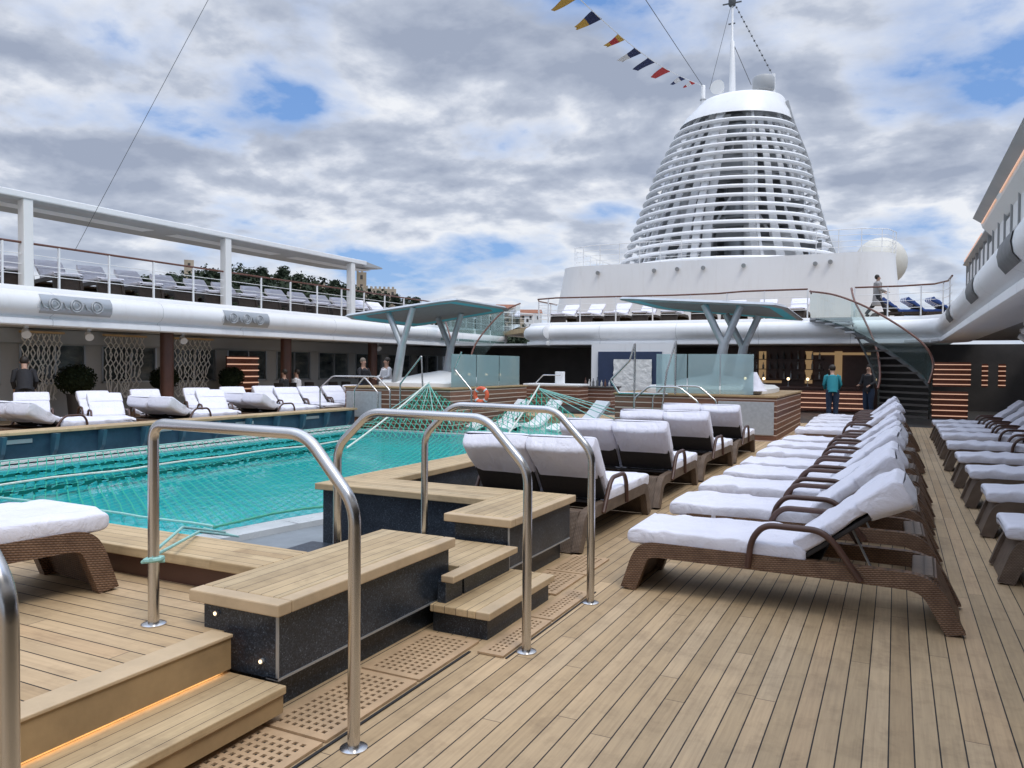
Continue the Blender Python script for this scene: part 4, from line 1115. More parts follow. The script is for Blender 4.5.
for i in range(len(Do)-1):
    a, b, c, d = Do[i], Do[i+1], Di[i+1], Di[i]; z = (a.z+d.z)/2-.98
    if z < .05: break
    MB().add([(a.x,a.y,z),(b.x,b.y,z),(c.x,c.y,z),(d.x,d.y,z),(a.x,a.y,z-.06),(b.x,b.y,z-.06),(c.x,c.y,z-.06),(d.x,d.y,z-.06)], [(0,1,2,3),(7,6,5,4),(0,4,5,1),(1,5,6,2),(2,6,7,3),(3,7,4,0)]).build('stair_tread', M['dark'] if i > 4 else M['greyp'], st)
# left stair: dark curved rails and glass
st = root('curved_stair', (-16.6,29,0), 'left-hand curved staircase with glass sides seen behind the left canopy', 'staircase')
for P in ([(-18.6,30.2,4.3),(-17.6,28.8,3.9),(-16.6,27.7,3.1),(-16.1,27.2,2.3),(-16.1,27,1.4)], [(-14.6,30.4,4.3),(-14.9,29.4,3.9),(-15.3,28.6,3.1),(-15.5,28,2.4),(-15.5,27.5,1.6)]):
    D = dense(P)
    MB().tube(D, .034, 8).build('handrail', M['mahog'], st, smooth=True)
    MB().grid([[p+Vector((0,0,-.05)), p+Vector((0,0,-.98))] for p in D]).build('glass_side', M['glassd'], st)
t = root('glass_balustrade', (-18.8,30,3.43), 'pale green glass balustrade beside the stair at the end of the left balcony', 'balustrade')
for i in range(4): MB().box(-18.45,-18.43,30.2+i*1.6,31.7+i*1.6,2.75,4.35).build('glass_panel', M['glassd'], t)
MB().tube([(-18.44,30.1,4.38),(-18.44,36.6,4.38)], .025, 8).build('top_rail', M['silver'], t, smooth=True)

# ------------------------------------------------------------------ funnel casing and funnel
fc = root('funnel_casing', (-7.6,44,3.43), 'white windowless casing block standing under the funnel', 'deckhouse')
cs = []
for (x, y, a0) in ((-1.6,37.6,-90),(-1.6,52,0),(-13.9,52,90),(-13.9,37.6,180)):
    cs += [(x+1.5*math.cos(R(a0+a)), y+1.5*math.sin(R(a0+a))) for a in range(0,91,15)]
lo = [((x+7.6)*1.06-7.75, y, 3.4) for x, y in cs]; hi = [((x+7.6)*1.0-7.6, y, 6.42) for x, y in cs]; hi2 = [((x+7.6)*1.0-7.6, y, 6.55) for x, y in cs]
nn_ = len(cs)
MB().add(lo+hi+hi2, [(k,(k+1)%nn_,nn_+(k+1)%nn_,nn_+k) for k in range(nn_)]+[(nn_+k,nn_+(k+1)%nn_,2*nn_+(k+1)%nn_,2*nn_+k) for k in range(nn_)]+[tuple(range(2*nn_,3*nn_))]).build('walls', M['white'], fc, smooth=True)
for i, (x, z) in enumerate(((-13.1,6.2),(-10.3,6.18),(-9.2,6.2),(-8.0,6.2),(-6.2,6.22),(-3.2,6.15),(-2.6,6.2))):
    f = MB().tube([(x,36.09,z),(x,35.92,z-.04)], [.07,.10], 12).build('floodlight', M['alum'], fc, smooth=True)
railing([(-8.2,36.2),(-13.5,36.2),(-14.6,36.7),(-15.0,37.8),(-15.0,46)][::-1], 'thin white guard rail on the casing roof left of the funnel', 1.0, z0=6.55, h=1.0, bars=(.25,.5,.75), top='white', postw=.03, barr=.012, topr=.018)
railing([(-3.2,36.2),(-1.4,36.2),(-.4,36.8),(-.1,37.8),(-.1,46)], 'thin white guard rail on the casing roof right of the funnel', .9, z0=6.55, h=1.0, bars=(.25,.5,.75), top='white', postw=.03, barr=.012, topr=.018)
fn = root('funnel', (-8.3,43.5,6.55), 'tall white ship funnel wrapped in horizontal louvre rings', 'funnel')
FY = 43.0
def frad(z):   # (cx, rx, ry)
    T = [(6.5,-8.35,5.80,5.3),(8.0,-8.38,5.22,4.9),(9.8,-8.32,4.62,4.4),(12.2,-8.12,3.88,3.7),(14.3,-7.98,2.92,2.85),(15.1,-7.80,2.52,2.5),(15.9,-7.55,2.05,2.0),(16.5,-7.5,1.8,1.6)]
    for i in range(len(T)-1):
        if T[i][0] <= z <= T[i+1][0]:
            k = (z-T[i][0])/(T[i+1][0]-T[i][0]); return [T[i][j]*(1-k)+T[i+1][j]*k for j in (1,2,3)]
    return list(T[-1][1:])
for i in range(17):
    z = 6.85 + i*.450
    cx, rx, ry = frad(z)
    pts = [(cx+rx*math.cos(q), FY+ry*math.sin(q), z) for q in [2*PI*k/64 for k in range(64)]]
    MB().tube(pts, .155, 8, closed=True, flat=.62, up=(0,0,1)).build('louvre_ring', M['white'], fn, smooth=True)
cap = []
for z in (14.46,14.50,14.9,15.25,15.55,15.70,15.74):
    cx, rx, ry = frad(min(z,16.5)); 
    if z > 15.65: rx *= (.985 if z < 15.72 else .94); ry *= (.985 if z < 15.72 else .94)
    if z < 15: rx += .10; ry += .10
    cap.append([(cx+rx*math.cos(q), FY+ry*math.sin(q), z) for q in [2*PI*k/48 for k in range(48)]])
MB().grid(cap, True).build('top_cowl', M['white'], fn, smooth=True)
MB().lathe([(2.0,0),(1.9,.02),(.01,.03)], (-7.6,FY,15.72), 32).build('cowl_lid', M['whitec'], fn)
# ribs
for ang, w in ((-96,.34),(-62,.14),(-128,.12),(-25,.12),(-158,.12),(30,.2),(90,.2),(150,.2)):
    pts = []
    for k in range(12):
        z = 6.55+k*8.6/11; cx, rx, ry = frad(z)
        pts.append((cx+(rx-.22)*math.cos(R(ang)), FY+(ry-.22)*math.sin(R(ang)), z))
    rb = MB()
    for a, b in zip(pts[:-1], pts[1:]): rb.bar(a, b, w, .16, (math.sin(R(ang)), -math.cos(R(ang)), 0)) if False else rb.bar(a, b, w, .16, (math.cos(R(ang)), math.sin(R(ang)), 0))
    rb.build('rib', M['white'], fn)
# inner trunk, flues
for (x, y, r_, z1, mt) in ((-7.5,42,.75,14.2,'alum'),(-9.6,43.5,.62,15.2,'greyp'),(-6.0,43.3,.62,14.0,'greyp'),(-8.6,44.8,.8,15.6,'greyp'),(-5.2,42.0,.35,11.5,'pipe'),(-11.2,43,.4,11.5,'whitec'),(-10.4,41.6,.28,13,'white'),(-8.9,41.2,.22,15,'white'),(-6.7,40.8,.30,13,'white'),(-4.4,43,.4,10,'pipe')):
    MB().tube([(x,y,6.5),(x*.85-1.2,y+.0,z1)], r_, 14).build('flue', M[mt], fn, smooth=True)
for (x0,x1,z0,z1) in ((-8.5,-6.8,8.2,9.4),(-6.4,-4.6,7.0,8.6),(-10.8,-9.3,7.0,9.2),(-8.4,-7.0,11.0,12.6)):
    MB().box(x0,x1,41.0,41.6,z0,z1).build('inner_box', M['white'] if x0 > -8 else M['greyp'], fn, bevel=.03)
for (x, z, w) in ((-8.9,7.6,1.0),(-7.5,9.0,.9),(-5.9,8.2,1.2),(-7.4,10.8,1.0),(-10.6,8.0,.6),(-7.2,12.8,.8),(-3.9,7.6,1.1),(-4.6,9.6,.8)):
    MB().box(x-w/2,x+w/2,40.7,40.8,z-.28,z+.25).build('dark_louvre', M['pipe'], fn)
for z in (8.8,11.2,13.4):
    cx, rx, ry = frad(z); MB().lathe([(1.0,0),(1.0,.05)], (cx,FY,z), 24, rx-.6, ry-.6).build('grating', M['greyp'], fn)
for (a, b) in (((-11,40.5,7),(-8.5,41,10)),((-9.5,40.3,7),(-7.4,41,11)),((-5,40.6,7),(-7,41,10.5)),((-8.8,41,10.5),(-7.2,41.2,14)),((-6.3,41,10),(-7.8,41.2,13.5))):
    MB().bar(a, b, .12, .12).build('brace', M['white'], fn)
# dark spine at the right flank
pts = []
for k in range(14):
    z = 6.6+k*8.8/13; cx, rx, ry = frad(z); pts.append((cx+(rx+.06)*math.cos(R(-8)), FY+(ry+.06)*math.sin(R(-8)), z))
sp_ = MB()
for a, b in zip(pts[:-1], pts[1:]): sp_.bar(a, b, .10, .22)
sp_.build('spine', M['greyp'], fn)
for ang in list(range(-175, 180, 14)):
    if ang in (-77,): continue
    pts = [];
    for k in range(9):
        z = 6.55+k*8.0/8; cx, rx, ry = frad(z); pts.append((cx+(rx-.6)*math.cos(R(ang)), FY+(ry-.6)*math.sin(R(ang)), z))
    pn = MB()
    for a, b in zip(pts[:-1], pts[1:]): pn.bar(a, b, .62-.022*a[2], .05, (math.cos(R(ang)), math.sin(R(ang)), 0))
    pn.build('inner_panel', M['white'], fn)
# top gear
mt = root('mast', (-8.2,43.4,16.6), 'white mast with aerials standing on the funnel top', 'mast')
MB().tube([(-8.22,43.4,15.9),(-8.25,43.4,19.2),(-8.27,43.4,19.3),(-8.3,43.4,25.0)], [.20,.13,.07,.05], 12).build('pole', M['white'], mt, smooth=True)
for z, w in ((21.3,.5),(21.6,.28),(20.2,.18)): MB().bar((-8.3-w,43.4,z),(-8.3+w,43.4,z),.06,.06).build('spreader', M['pipe'], mt)
MB().lathe([(.16,0),(.2,.1),(.2,.35),(.1,.45)], (-8.3,43.4,21.15), 12).build('lamp_housing', M['pipe'], mt, smooth=True)
MB().tube([(-8.28,43.4,19.3),(-7.2,43.2,16.7)], .018, 6).tube([(-8.35,43.4,21.2),(-9.4,43.2,16.8)], .012, 6).build('guy_wire', M['pipe'], mt)
t = root('loudhailer', (-8.95,42.6,16.7), 'round white horn left of the mast on the funnel top', 'horn')
MB().tube([(-8.72,42.9,16.5),(-8.76,42.4,16.5),(-8.78,42.2,16.5)], [.16,.32,.38], 18).build('bell', M['stone3'] if 'stone3' in M else M['whitec'], t, smooth=True)
MB().tube([(-8.73,42.7,15.9),(-8.73,42.7,16.4)], .06, 8).build('stand', M['white'], t)
t = root('vent_drum', (-7.1,43.2,16.4), 'grey drum shaped vent right of the mast on the funnel top', 'vent')
MB().lathe([(.50,0),(.56,.1),(.56,.62),(.50,.72),(.2,.74)], (-6.45,42.4,16.0), 20).build('drum', M['greyp'], t, smooth=True)
MB().lathe([(.12,0),(.12,1.15)], (-6.03,42.8,15.8), 12).build('pipe', M['white'], t, smooth=True)
t = root('short_post', (-10.0,43.2,16), 'short white post at the left edge of the funnel top', 'post')
MB().lathe([(.12,0),(.12,1.1),(.09,1.15)], (-9.66,42.8,15.75), 12).build('shaft', M['white'], t, smooth=True)
MB().lathe([(.17,0),(.17,.05)], (-9.66,42.8,16.1), 12).build('collar', M['greyp'], t, smooth=True)
# radome
t = root('radome', (-.5,38,6.5), 'cream white satellite dome behind the right end of the funnel casing', 'radome')
MB().ball((-.72,39.3,6.45), 1.12, 14).build('dome', M['radome'], t, smooth=True)
MB().lathe([(.55,0),(.35,.9),(.35,3.0)], (-.72,39.3,3.4), 16).build('pedestal', M['whitec'], t, smooth=True)
# bulb string
a = Vector((-8.2,43.4,21.3)); b = Vector((-6.05,42.8,16.9)); bs = root('light_string', a, 'string of small bulbs falling from the mast to the right of the funnel top', 'light string')
MB().tube([a.lerp(b, i/12) for i in range(13)], .012, 5).build('cable', M['pipe'], bs)
for i in range(1, 15): MB().ball(tuple(a.lerp(b, i/15)), .055, 5).build('bulb', M['pipe'], bs)

# signal flags
A0 = Vector((-9.70,42.8,16.9)); B0 = Vector((-11.35,28.0,15.9))
fl = tag(MB().tube([A0.lerp(B0, i/30) - Vector((0,0,.5*math.sin(PI*min(1,i/30)))) for i in range(60)], .018, 5).build('flag_line', M['whitec']), 'thin line carrying the signal flags to the funnel top', 'line')
tag(MB().tube([A0+(Vector((-9.6,20,17.2))-A0)*(i/20*2) - Vector((0,0,.25*math.sin(i/10))) for i in range(21)], .016, 5).build('stay_wire', M['pipe']), 'thin dark stay wire running above the signal flags', 'wire')
tag(MB().tube([(-18.3,12.61,4.38),(-14.18,13.0,9.86),(-11.5,13.25,13.4)], .006, 5).build('stay_wire', M['pipe']), 'thin dark wire slanting up across the sky from the left railing', 'wire')
def flagmat(nm, c1, c2, mode):
    m = NT(nm); co = m.coord('Generated'); sp = m.n('ShaderNodeSeparateXYZ'); m.l(co, sp.inputs[0])
    if mode == 'diag': k = m.math('GREATER_THAN', m.math('ADD', sp.outputs[0], m.math('MULTIPLY', sp.outputs[2], .6)), .8)
    elif mode == 'half': k = m.math('GREATER_THAN', sp.outputs[2], .5)
    else: k = m.math('LESS_THAN', m.math('ABSOLUTE', m.math('SUBTRACT', sp.outputs[0], .5)), .2)
    m.base(m.mix(k, c1, c2)); m.set(Roughness=.8); return m.m
yel, nav, red, wh = (.55,.33,.06), (.012,.022,.09), (.42,.03,.03), (.65,.65,.66)
FL = [('yellow',yel,yel,'half'),('navy and yellow',yel,nav,'half'),('red and yellow',yel,red,'bar'),('white and navy',wh,nav,'half'),('navy and white',nav,nav,'bar'),('dark red',red,red,'half'),('navy with white',nav,wh,'bar'),('red and white',red,wh,'bar')]
FP = [(583,9),(597,24),(620,38),(634,52),(647,60),(664,69),(683,73),(693,80)]
def linept(i): 
    s_ = [0.985,.86,.70,.58,.475,.35,.20,.10][i]
    return A0.lerp(B0, s_) - Vector((0,0,.5*math.sin(PI*min(1,s_))))
for i, (nm, c1, c2, md) in enumerate(FL):
    p = linept(i); d = (B0-A0).normalized(); L = [.7,1.0,.8,.85,.85,.95,.7,.7][i]; H = [.95,.9,.7,.85,.8,.7,.6,.5][i]
    rows = []
    for u in range(9):
        row = []
        for v in range(7):
            a_ = u/8; b_ = v/6
            off = Vector((-1.0,0,0))*(b_*H*1.0) + Vector((0,0,-1))*b_*H*.42
            q = p + d*(a_-.5)*L*(1-.55*b_) + off + Vector((.3,.9,.25))*(.12*math.sin(a_*5+b_*3+i)*b_)
            row.append(q)
        rows.append(row)
    t = tag(MB().grid(rows).build('signal_flag', flagmat('flag_'+nm.replace(' ','_'), c1, c2, md), smooth=True), f'{nm} signal flag, {ORD[i]} from the top left on the line' , 'flag', 'signal flags on the line to the funnel')

# ------------------------------------------------------------------ far hills, buildings, trees
def hillh(x, y):
    d = math.hypot(x, y); th = math.degrees(math.atan2(-x, y))     # bearing to port of aft
    prof = [(18,10),(24,13),(27,15),(30.7,18.5),(33,21.5),(36.2,24.0),(40,27.5),(45,30),(48.6,29),(52.3,25),(55,17),(60,6),(85,0)]
    h = prof[0][1]
    for i in range(len(prof)-1):
        if prof[i][0] <= th <= prof[i+1][0]:
            k = (th-prof[i][0])/(prof[i+1][0]-prof[i][0]); h = prof[i][1]*(1-k)+prof[i+1][1]*k
    if th > 85: h = 0
    k = max(0, min(1, (d-130)/170)); k = k*k*(3-2*k)
    return -23 + (h+23)*k + 2.2*noise.noise(Vector((x*.02,y*.02,0)))*k + .8*noise.noise(Vector((x*.09,y*.09,2)))*k
rows = []
for i in range(60):
    d = 120 + i*6.5
    rows.append([(-math.sin(R(th))*d, math.cos(R(th))*d, hillh(-math.sin(R(th))*d, math.cos(R(th))*d)) for th in [14+k*.8 for k in range(106)]])
struct(MB().grid(rows).build('hill', M['hillv'], smooth=True))
# far wood: clumped leaf faces over the ridge, one mass
rg_ = random.Random(3); wd = MB()
for _ in range(1100):
    th = rg_.uniform(20, 54); d = rg_.uniform(215, 330) if rg_.random() < .75 else rg_.uniform(300,330); x, y = -math.sin(R(th))*d, math.cos(R(th))*d; z = hillh(x, y)
    r_ = rg_.uniform(1.6, 3.6); hh = r_*rg_.uniform(.7,1.2)
    for _k in range(46):
        v = Vector((rg_.gauss(0,1),rg_.gauss(0,1),rg_.gauss(0,1))).normalized()
        p = Vector((x,y,z+hh*.8)) + Vector((v.x*r_, v.y*r_, v.z*hh))*rg_.uniform(.6,1.05)
        a = Vector((rg_.uniform(-1,1),rg_.uniform(-1,1),rg_.uniform(-1,1)))*.55; b = a.cross(v)*1.2
        wd.add([p-a, p-b, p+a, p+b], [(0,1,2,3)])
o = wd.build('far_wood', M['treef']); o['kind'] = 'stuff'; o['label'] = 'dark green wood covering the far hillside behind the left deck'; o['category'] = 'wood'
def at_bearing(px_, d):  # a place on the hill seen along a given bearing
    u = (px_-512)/780.; th = R(26.2) - math.atan(u); return -math.sin(th)*d, math.cos(th)*d, th
def far_house(px_, d, w, h, dep, lb, mat='stone', zoff=0, roofm=None, nwin=4, cren=False, zb=None, nm='stone_house'):
    x, y, th = at_bearing(px_, d); z = hillh(x, y) + zoff
    if zb is not None: z = zb
    t = root(nm, (x,y,z), lb, 'building' if 'tower' not in nm and 'chimney' not in nm else 'tower', rz=0)
    Mx = Matrix.Translation((x,y,z)) @ Matrix.Rotation(th, 4, 'Z')
    MB().box(-w/2,w/2,-dep/2,dep/2,-6,h).xf(Mx).build('walls', M[mat], t)
    if roofm: MB().add([(-w/2-.3,-dep/2-.3,h+.01),(w/2+.3,-dep/2-.3,h+.01),(w/2+.3,dep/2+.3,h+.01),(-w/2-.3,dep/2+.3,h+.01),(-w/2,0,h+dep*.22),(w/2,0,h+dep*.22)], [(0,1,5,4),(2,3,4,5),(1,2,5),(3,0,4),(3,2,1,0)]).xf(Mx).build('roof', M[roofm], t)
    if cren:
        for i in range(int(w/1.6)): MB().box(-w/2+i*1.6,-w/2+i*1.6+.8,-dep/2,-dep/2+.5,h+.002,h+.8).xf(Mx).build('battlement', M[mat], t)
    for r_ in range(max(1,int(h/4))):
        for i in range(nwin):
            xx = -w/2 + w*(i+.5)/nwin
            MB().box(xx-.45,xx+.45,-dep/2-.05,-dep/2+.02,h-2.6-r_*3.4,h-1.1-r_*3.4).xf(Mx).build('window', M['dark'], t)
far_house(312,300,9,8,8,'small square sandstone house on the hill left of the castle','stone2',nwin=3,zb=23.5)
far_house(374,300,16,6.0,9,'long crenellated sandstone castle on the hill beyond the last canopy post','stone2',cren=True,nwin=6,zb=24.0,nm='castle')
far_house(361,298,3.6,12,3.6,'square stone castle tower with a thin mast on the far hill','stone',cren=True,nwin=1,zb=24.0,nm='castle_tower')
far_house(189,300,3.2,7,3.2,'short round topped sandstone tower on the hill seen above the left railing','stone2',nwin=1,zb=31,nm='stone_tower')
for i, (pxx, w_) in enumerate(((494,10),(505,8),(517,12),(530,9))):
    far_house(pxx, 320, w_, 7+i%2*2, 8, ['cream town house far behind the left stair','narrow pink town house far behind the left stair','wide cream town house beside the aft railing','last town house visible before the aft railing'][i], ['stone2','stone','stone2','whitec'][i], roofm='roof', nwin=3, zb=17-i, nm='town_house')
# a few countable trees on the ridge
def far_tree(px_, d, h, lb, z):
    x, y, th = at_bearing(px_, d)
    t = root('tree', (x,y,z), lb, 'tree', 'trees standing on the far ridge')
    MB().tube([(x,y,z-4),(x+.2,y,z+h*.6)], [.35,.15], 8).build('trunk', M['brown'], t)
    g = MB(); rg2 = random.Random(px_)
    for _ in range(900):
        v = Vector((rg2.gauss(0,1),rg2.gauss(0,1),rg2.gauss(0,1))).normalized(); c = Vector((rg2.choice([-1,0,1])*h*.16, 0, rg2.choice([0,.15,.3])*h))
        p = Vector((x,y,z+h*.5))+c+v*h*.24*rg2.uniform(.5,1.1); a = Vector((rg2.uniform(-1,1),rg2.uniform(-1,1),rg2.uniform(-1,1)))*.3; b = a.cross(v)*1.3
        g.add([p-a,p-b,p+a,p+b], [(0,1,2,3)])
    g.build('crown', M['treef'], t)
for i, (q, h, z) in enumerate(((150,5,35),(170,5,34.5),(212,5,34),(262,6,31),(283,7,31),(297,5,31),(335,5,28),(395,5,25),(415,5,23),(438,4,20))):
    z = hillh(*at_bearing(q, 290)[:2])
    far_tree(q, 290, h, ['round tree on the ridge above the left railing, leftmost','second round tree on the ridge, just left of the stone tower','tree on the ridge right of the short stone tower','tall dark tree on the ridge left of the sandstone house','tallest dark tree on the ridge left of the sandstone house','dark tree touching the sandstone house','tree between the sandstone house and the castle tower','dark tree at the right end of the castle','small tree on the ridge right of the castle','last small tree on the falling ridge'][i], z)

# ------------------------------------------------------------------ people
def limb(mb, pts, rad, n_=12): mb.tube(pts, rad, n_)
def person(loc, rz, lb, top, legs, hair='hair', lean=0, sit=False, longcoat=False, walk=0, armf=.25, hgt=1.72):
    t = root('person', (0,0,0), lb, 'person')
    k = hgt/1.75
    hip = .93*k if not sit else .55
    L = math.sin(lean); C = math.cos(lean)
    def T(x, y, z): # torso space above hip, leaning forward (+y)
        return Vector((x, y*C + z*L, hip + z*C - y*L))
    # body as one skinned mesh
    V = []; E_ = []; RD = []
    def v(p, r_, par=None, ry=None):
        V.append(Vector(p)); RD.append((r_, ry or r_)); 
        if par is not None: E_.append((par, len(V)-1))
        return len(V)-1
    pel = v((0,0,hip), .135*k, None, .10*k); wai = v(T(0,0,.2*k), .125*k, pel, .09*k); che = v(T(0,.01,.40*k), .15*k, wai, .105*k)
    nk = v(T(0,0,.545*k), .055*k, che); hd0 = v(T(0,.01,.63*k), .068*k, nk); hd1 = v(T(0,.02,.72*k), .085*k, hd0); hd2 = v(T(0,.015,.79*k), .065*k, hd1)
    H = []
    for s in (-1, 1):
        sh = v(T(s*.17*k,0,.49*k), .058*k, che); el = v(T(s*.235*k, -.02+armf*.25, .25*k), .044*k, sh); wr = v(T(s*.20*k, .12+armf*.45, .06*k+armf*.35), .030*k, el); 
        H.append((s, V[el], V[wr]))
        if sit: kn = (s*.11*k, .42*k, hip); an = (s*.11*k, .46*k, .08)
        else: kn = (s*.10*k, .03+s*walk*.20, .49*k); an = (s*.095*k, -.03+s*walk*.36, .085+ (0.06 if s*walk < 0 else 0))
        th_ = v((s*.092*k,0,hip-.07), .092*k, pel); kk = v(kn, .062*k, th_); aa = v(an, .042*k, kk); tt = v((an[0]+s*.015, an[1]+.14*k, .035), .036*k, aa)
    me = bpy.data.meshes.new('body'); me.from_pydata(V, E_, []); body = bpy.data.objects.new('body', me); COL.objects.link(body); body.parent = t
    me.materials.append(M['skin'])
    sk = body.modifiers.new('skin', 'SKIN'); sd2 = body.modifiers.new('sub', 'SUBSURF'); sd2.levels = 2; sd2.render_levels = 2
    for i, d in enumerate(me.skin_vertices[0].data): d.radius = RD[i]; d.use_root = (i == 0)
    # clothes as looser tubes
    sl = MB()
    limb(sl, [T(0,0,-.06), T(0,0,.1), T(0,0,.3), T(0,.01,.46), T(0,0,.53)], [.165*k,.165*k,.17*k,.165*k,.07*k], 16)
    for (s, el, wr) in H: limb(sl, [T(s*.12*k,0,.49*k), T(s*.18*k,0,.48*k), el, wr], [.075*k,.072*k,.056*k,.045*k], 10)
    if longcoat: limb(sl, [T(0,0,.0), Vector((0,0,hip-.15)), Vector((0,0,hip-.36))], [.17*k,.19*k,.21*k], 16)
    sh_ = sl.build('jacket' if longcoat else 'shirt', M[top], t, smooth=True, base=(0,0,0))
    tr = MB()
    for s in (-1, 1):
        if sit: pts = [(s*.07*k,-.02,hip),(s*.11*k,.40*k,hip),(s*.11*k,.45*k,hip-.06),(s*.11*k,.46*k,.1)]
        else: pts = [(s*.07*k,0,hip+.03),(s*.092*k,0,hip-.1),(s*.10*k,.03+s*walk*.20,.49*k),(s*.095*k,-.03+s*walk*.36,.10+(0.06 if s*walk < 0 else 0))]
        limb(tr, pts, [.12*k,.112*k,.080*k,.066*k], 12)
        q = Vector(pts[-1]); 
        MB().add([], []) 
        MB().ball((q.x, q.y+.05, max(.045, q.z-.05)), .075, 8, .6).xf(Matrix.Identity(4)).build('shoe', M['black'], t, smooth=True, base=(0,0,0))
    tr.build('trousers', M[legs], t, smooth=True, base=(0,0,0))
    # hair, face, ears
    c = T(0,.0,.755*k); hm = MB(); hm.ball(c, .098*k, 10, 1.08); hm.v = [p for p in hm.v]
    hm.xf(Matrix.Translation((0,-.022,.018))); hm.build('hair', M[hair], t, smooth=True, base=(0,0,0))
    f = MB()
    fc_ = T(0,.10*k,.72*k); f.tube([T(0,.085*k,.745*k), T(0,.118*k,.705*k)], [.008,.016], 6); f.build('nose', M['skin'], t, smooth=True, base=(0,0,0))
    e = MB()
    for s in (-1, 1): e.ball(T(s*.032*k,.088*k,.745*k), .009, 5)
    e.build('eyes', M['black'], t, smooth=True, base=(0,0,0))
    e = MB(); e.tube([T(-.022*k,.093*k,.675*k), T(.022*k,.093*k,.675*k)], .005, 5); e.build('mouth', M['mahog2'], t, base=(0,0,0))
    e = MB()
    for s in (-1, 1): e.ball(T(s*.084*k,.0,.72*k), .022, 6)
    e.build('ears', M['skin'], t, smooth=True, base=(0,0,0))
    for (s, el, wr) in H:
        d = (wr-el).normalized(); a = d.cross(Vector((s,0,0))).normalized(); b = Vector((s,0,0)) - d*d.x*s; b.normalize()
        hm = MB(); hm.tube([wr-d*.01, wr+d*.04, wr+d*.085], [.024,.038,.034], 8, flat=.6)
        for j, (o_, l_) in enumerate(((-.027,.062),(-.009,.072),(.009,.068),(.027,.052))):
            p0 = wr+d*.08+b*o_; hm.tube([p0, p0+d*l_*.5-a*.006, p0+d*l_-a*.022], [.009,.0085,.007], 6)
        p0 = wr+d*.025+b*(-.03); hm.tube([p0, p0+d*.03-b*.025-a*.01, p0+d*.055-b*.03-a*.018], [.011,.010,.008], 6)
        hm.build('hand', M['skin'], t, smooth=True, base=(0,0,0))
    t.location = loc; t.rotation_euler = (0,0,rz); return t
person((-1.72,25.6,0), R(8), 'man in a teal shirt seen from behind, leaning over the bar counter', 'teal', 'jeans', lean=R(20), armf=.4)
person((-.8,28.4,0), R(150), 'person in dark clothes standing behind the bar rail, right of the man in teal', 'blackc', 'jeans', hair='hair', armf=.3)
person((-.65,31.0,3.43), R(-78), 'woman in a grey coat walking along the upper aft deck', 'greycl', 'blackc', longcoat=True, walk=.9, hgt=1.52)
person((-18.3,11.35,.021), R(60), 'person in dark clothes bending over at the far left, before the first rope hanging', 'blackc', 'blackc', lean=R(30), armf=.35, hgt=1.76)
person((-15.75,20.9,.02), R(-100), 'grey haired man in a dark shirt beside the left canopy post', 'blackc', 'jeans', hair='blondhair', sit=False, armf=.4, hgt=1.76)
person((-15.1,21.3,.02), R(160), 'bearded man in a white hooded top beside the left canopy post', 'whitecl', 'jeans', armf=.4, hgt=1.78)
person((-19.2,21.6,.02), R(120), 'seated person in a pale jacket right of the glowing slat screen on the left', 'whitecl', 'blackc', sit=True)
person((-19.0,20.75,.02), R(100), 'seated person in black next to the person in the pale jacket', 'blackc', 'blackc', sit=True)
# small tables and chairs under the left balcony
def chair(x, y, rz, lb):
    t = root('cafe_chair', (x,y,.02), lb, 'chair', 'dark chairs under the left balcony')
    MB().box(x-.22,x+.22,y-.22,y+.22,.42,.48).build('seat', M['sling'], t, bevel=.02)
    MB().box(x-.22,x+.22,y-.24,y-.19,.482,.95).build('backrest', M['sling'], t, bevel=.02)
    for a in (-.19,.19):
        for b in (-.19,.19): MB().tube([(x+a,y+b,.02),(x+a,y+b,.42)], .018, 8).build('leg', M['alum'], t)
for i, (x, y) in enumerate(((-19.2,21.55),(-19.0,20.7),(-19.3,22.6),(-19.1,23.7),(-19.2,24.6))):
    chair(x, y, 0, ['dark chair under the person in the pale jacket','dark chair under the seated person in black','empty dark chair right of the seated people','empty dark chair second right of the seated people','empty dark chair farthest right under the left balcony'][i])

# ------------------------------------------------------------------ camera
cam = bpy.data.cameras.new('camera'); co_ = bpy.data.objects.new('camera', cam); COL.objects.link(co_)
yaw, pit, rol = R(26.2), R(-1.32), R(.5)
f = Vector((-math.sin(yaw)*math.cos(pit), math.cos(yaw)*math.cos(pit), math.sin(pit))); rt_ = Vector((math.cos(yaw), math.sin(yaw), 0)); u_ = rt_.cross(f)
r2 = rt_*math.cos(rol)+u_*math.sin(rol); u2 = u_*math.cos(rol)-rt_*math.sin(rol)
mw = Matrix((r2, u2, -f)).transposed().to_4x4(); mw.translation = (0,0,1.6); co_.matrix_world = mw
cam.sensor_width = 36; cam.lens = 780*36/1024; cam.clip_start = .05; cam.clip_end = 20000
scene.camera = co_

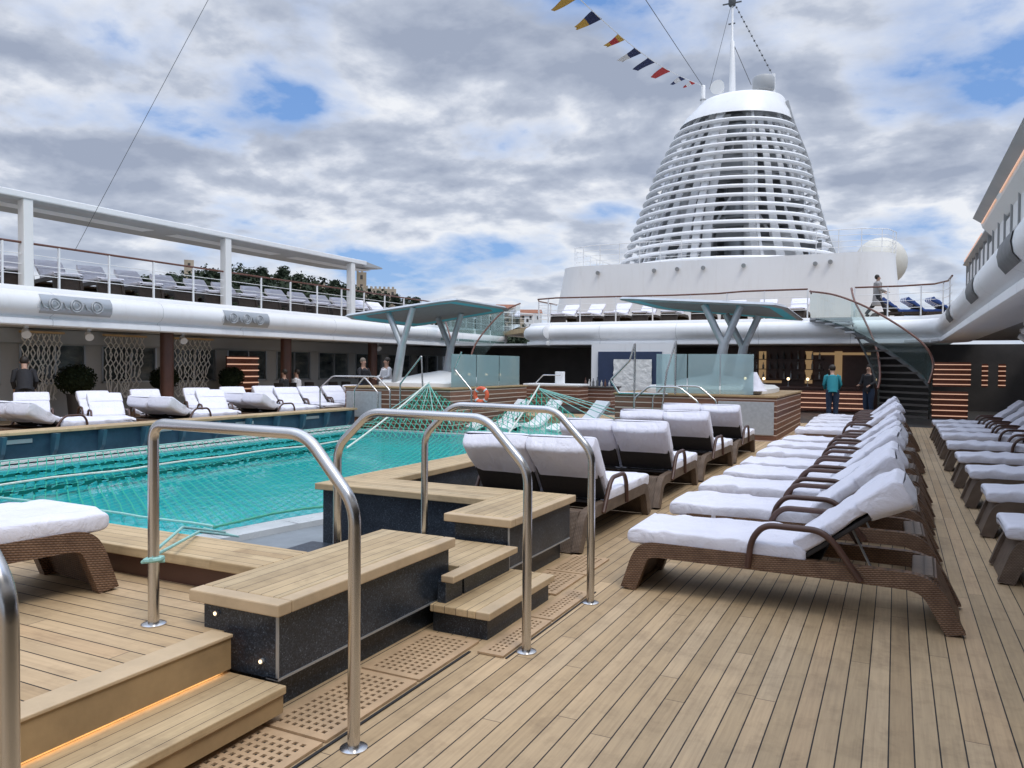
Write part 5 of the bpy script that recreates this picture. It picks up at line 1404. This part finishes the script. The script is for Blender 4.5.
# ------------------------------------------------------------------ light and sky
SUN_EL, SUN_AZ = 60, 118     # azimuth measured clockwise from +Y (aft)
SKYZ = 3.7
w = bpy.data.worlds.new('World'); scene.world = w; w.use_nodes = True; nt = w.node_tree; nt.nodes.clear()
class WT(NT):
    def __init__(s): s.t = nt
W_ = WT()
out = W_.n('ShaderNodeOutputWorld'); bg = W_.n('ShaderNodeBackground'); W_.l(bg.outputs[0], out.inputs[0])
sky = W_.n('ShaderNodeTexSky', sky_type='NISHITA'); sky.sun_disc = False; sky.sun_elevation = R(SUN_EL); sky.sun_rotation = R(SUN_AZ)
g = W_.coord('Generated'); sp = W_.n('ShaderNodeSeparateXYZ'); W_.l(g, sp.inputs[0])
zc = W_.math('ADD', W_.math('MAXIMUM', sp.outputs[2], 0.0), .24)
cb = W_.n('ShaderNodeCombineXYZ'); W_.l(W_.math('DIVIDE', sp.outputs[0], zc), cb.inputs[0]); W_.l(W_.math('DIVIDE', sp.outputs[1], zc), cb.inputs[1]); cb.inputs[2].default_value = SKYZ
n1 = W_.noise(cb.outputs[0], 2.5, 9, .53, dist=.12)
n2 = W_.noise(cb.outputs[0], .8, 3, .5, (1,1,1))
ofs = W_.n('ShaderNodeVectorMath', operation='ADD'); W_.l(cb.outputs[0], ofs.inputs[0]); ofs.inputs[1].default_value = (.055,-.045,.03)
n1b = W_.noise(ofs.outputs[0], 2.5, 7, .53, dist=.12)
cov = W_.math('ADD', n1, W_.math('MULTIPLY', n2, .6))
mask = W_.ramp(cov, [(.625,(0,0,0)),(.79,(1,1,1))])
lit = W_.math('MULTIPLY', W_.math('SUBTRACT', n1b, n1), 3.0)
thick = W_.math('MULTIPLY', W_.math('SUBTRACT', cov, .78), 2.6)
n4 = W_.noise(cb.outputs[0], .9, 4, .5, (1,1,1)); 
shade = W_.math('ADD', W_.math('ADD', W_.math('SUBTRACT', thick, lit), .28), W_.math('MULTIPLY', W_.math('SUBTRACT', n4, .5), 1.1))
cl = W_.ramp(shade, [(.0,(7.3,7.5,7.9)),(.24,(5.9,6.25,7.0)),(.52,(4.2,4.65,5.6)),(1.0,(2.9,3.35,4.35))])
blue = W_.mix(.55, sky.outputs[0], (1.5,3.3,7.4))
hz = W_.ramp(sp.outputs[2], [(0,(1,1,1)),(.22,(.0,.0,.0))])
cl = W_.mix(W_.math('MULTIPLY', hz, .35), cl, (5.4,6.0,6.9))
sc_ = W_.mix(mask, blue, cl)
# overcast sky is brighter toward the zenith
zb = W_.ramp(sp.outputs[2], [(.0,(1,1,1)),(.45,(1,1,1)),(.85,(2.6,2.6,2.55))])
sc_ = W_.mix(1, sc_, zb, 'MULTIPLY')
W_.l(sc_, bg.inputs[0]); bg.inputs[1].default_value = .12
sl_ = bpy.data.lights.new('sun', 'SUN'); sl_.energy = 1.5; sl_.angle = R(20); sl_.color = (1,.955,.89)
so = bpy.data.objects.new('sun', sl_); COL.objects.link(so)
az = R(SUN_AZ); el = R(SUN_EL)
dirv = Vector((math.sin(az)*math.cos(el), math.cos(az)*math.cos(el), math.sin(el)))
so.rotation_euler = dirv.to_track_quat('Z', 'Y').to_euler()
scene.view_settings.view_transform = 'Standard'; scene.view_settings.look = 'None'; scene.view_settings.exposure = 0
scene.render.resolution_x = 1024; scene.render.resolution_y = 768
scene.render.engine = 'CYCLES'
scene.cycles.max_bounces = 8; scene.cycles.transparent_max_bounces = 24
for o in bpy.data.objects:
    if '_b' in o: del o['_b']
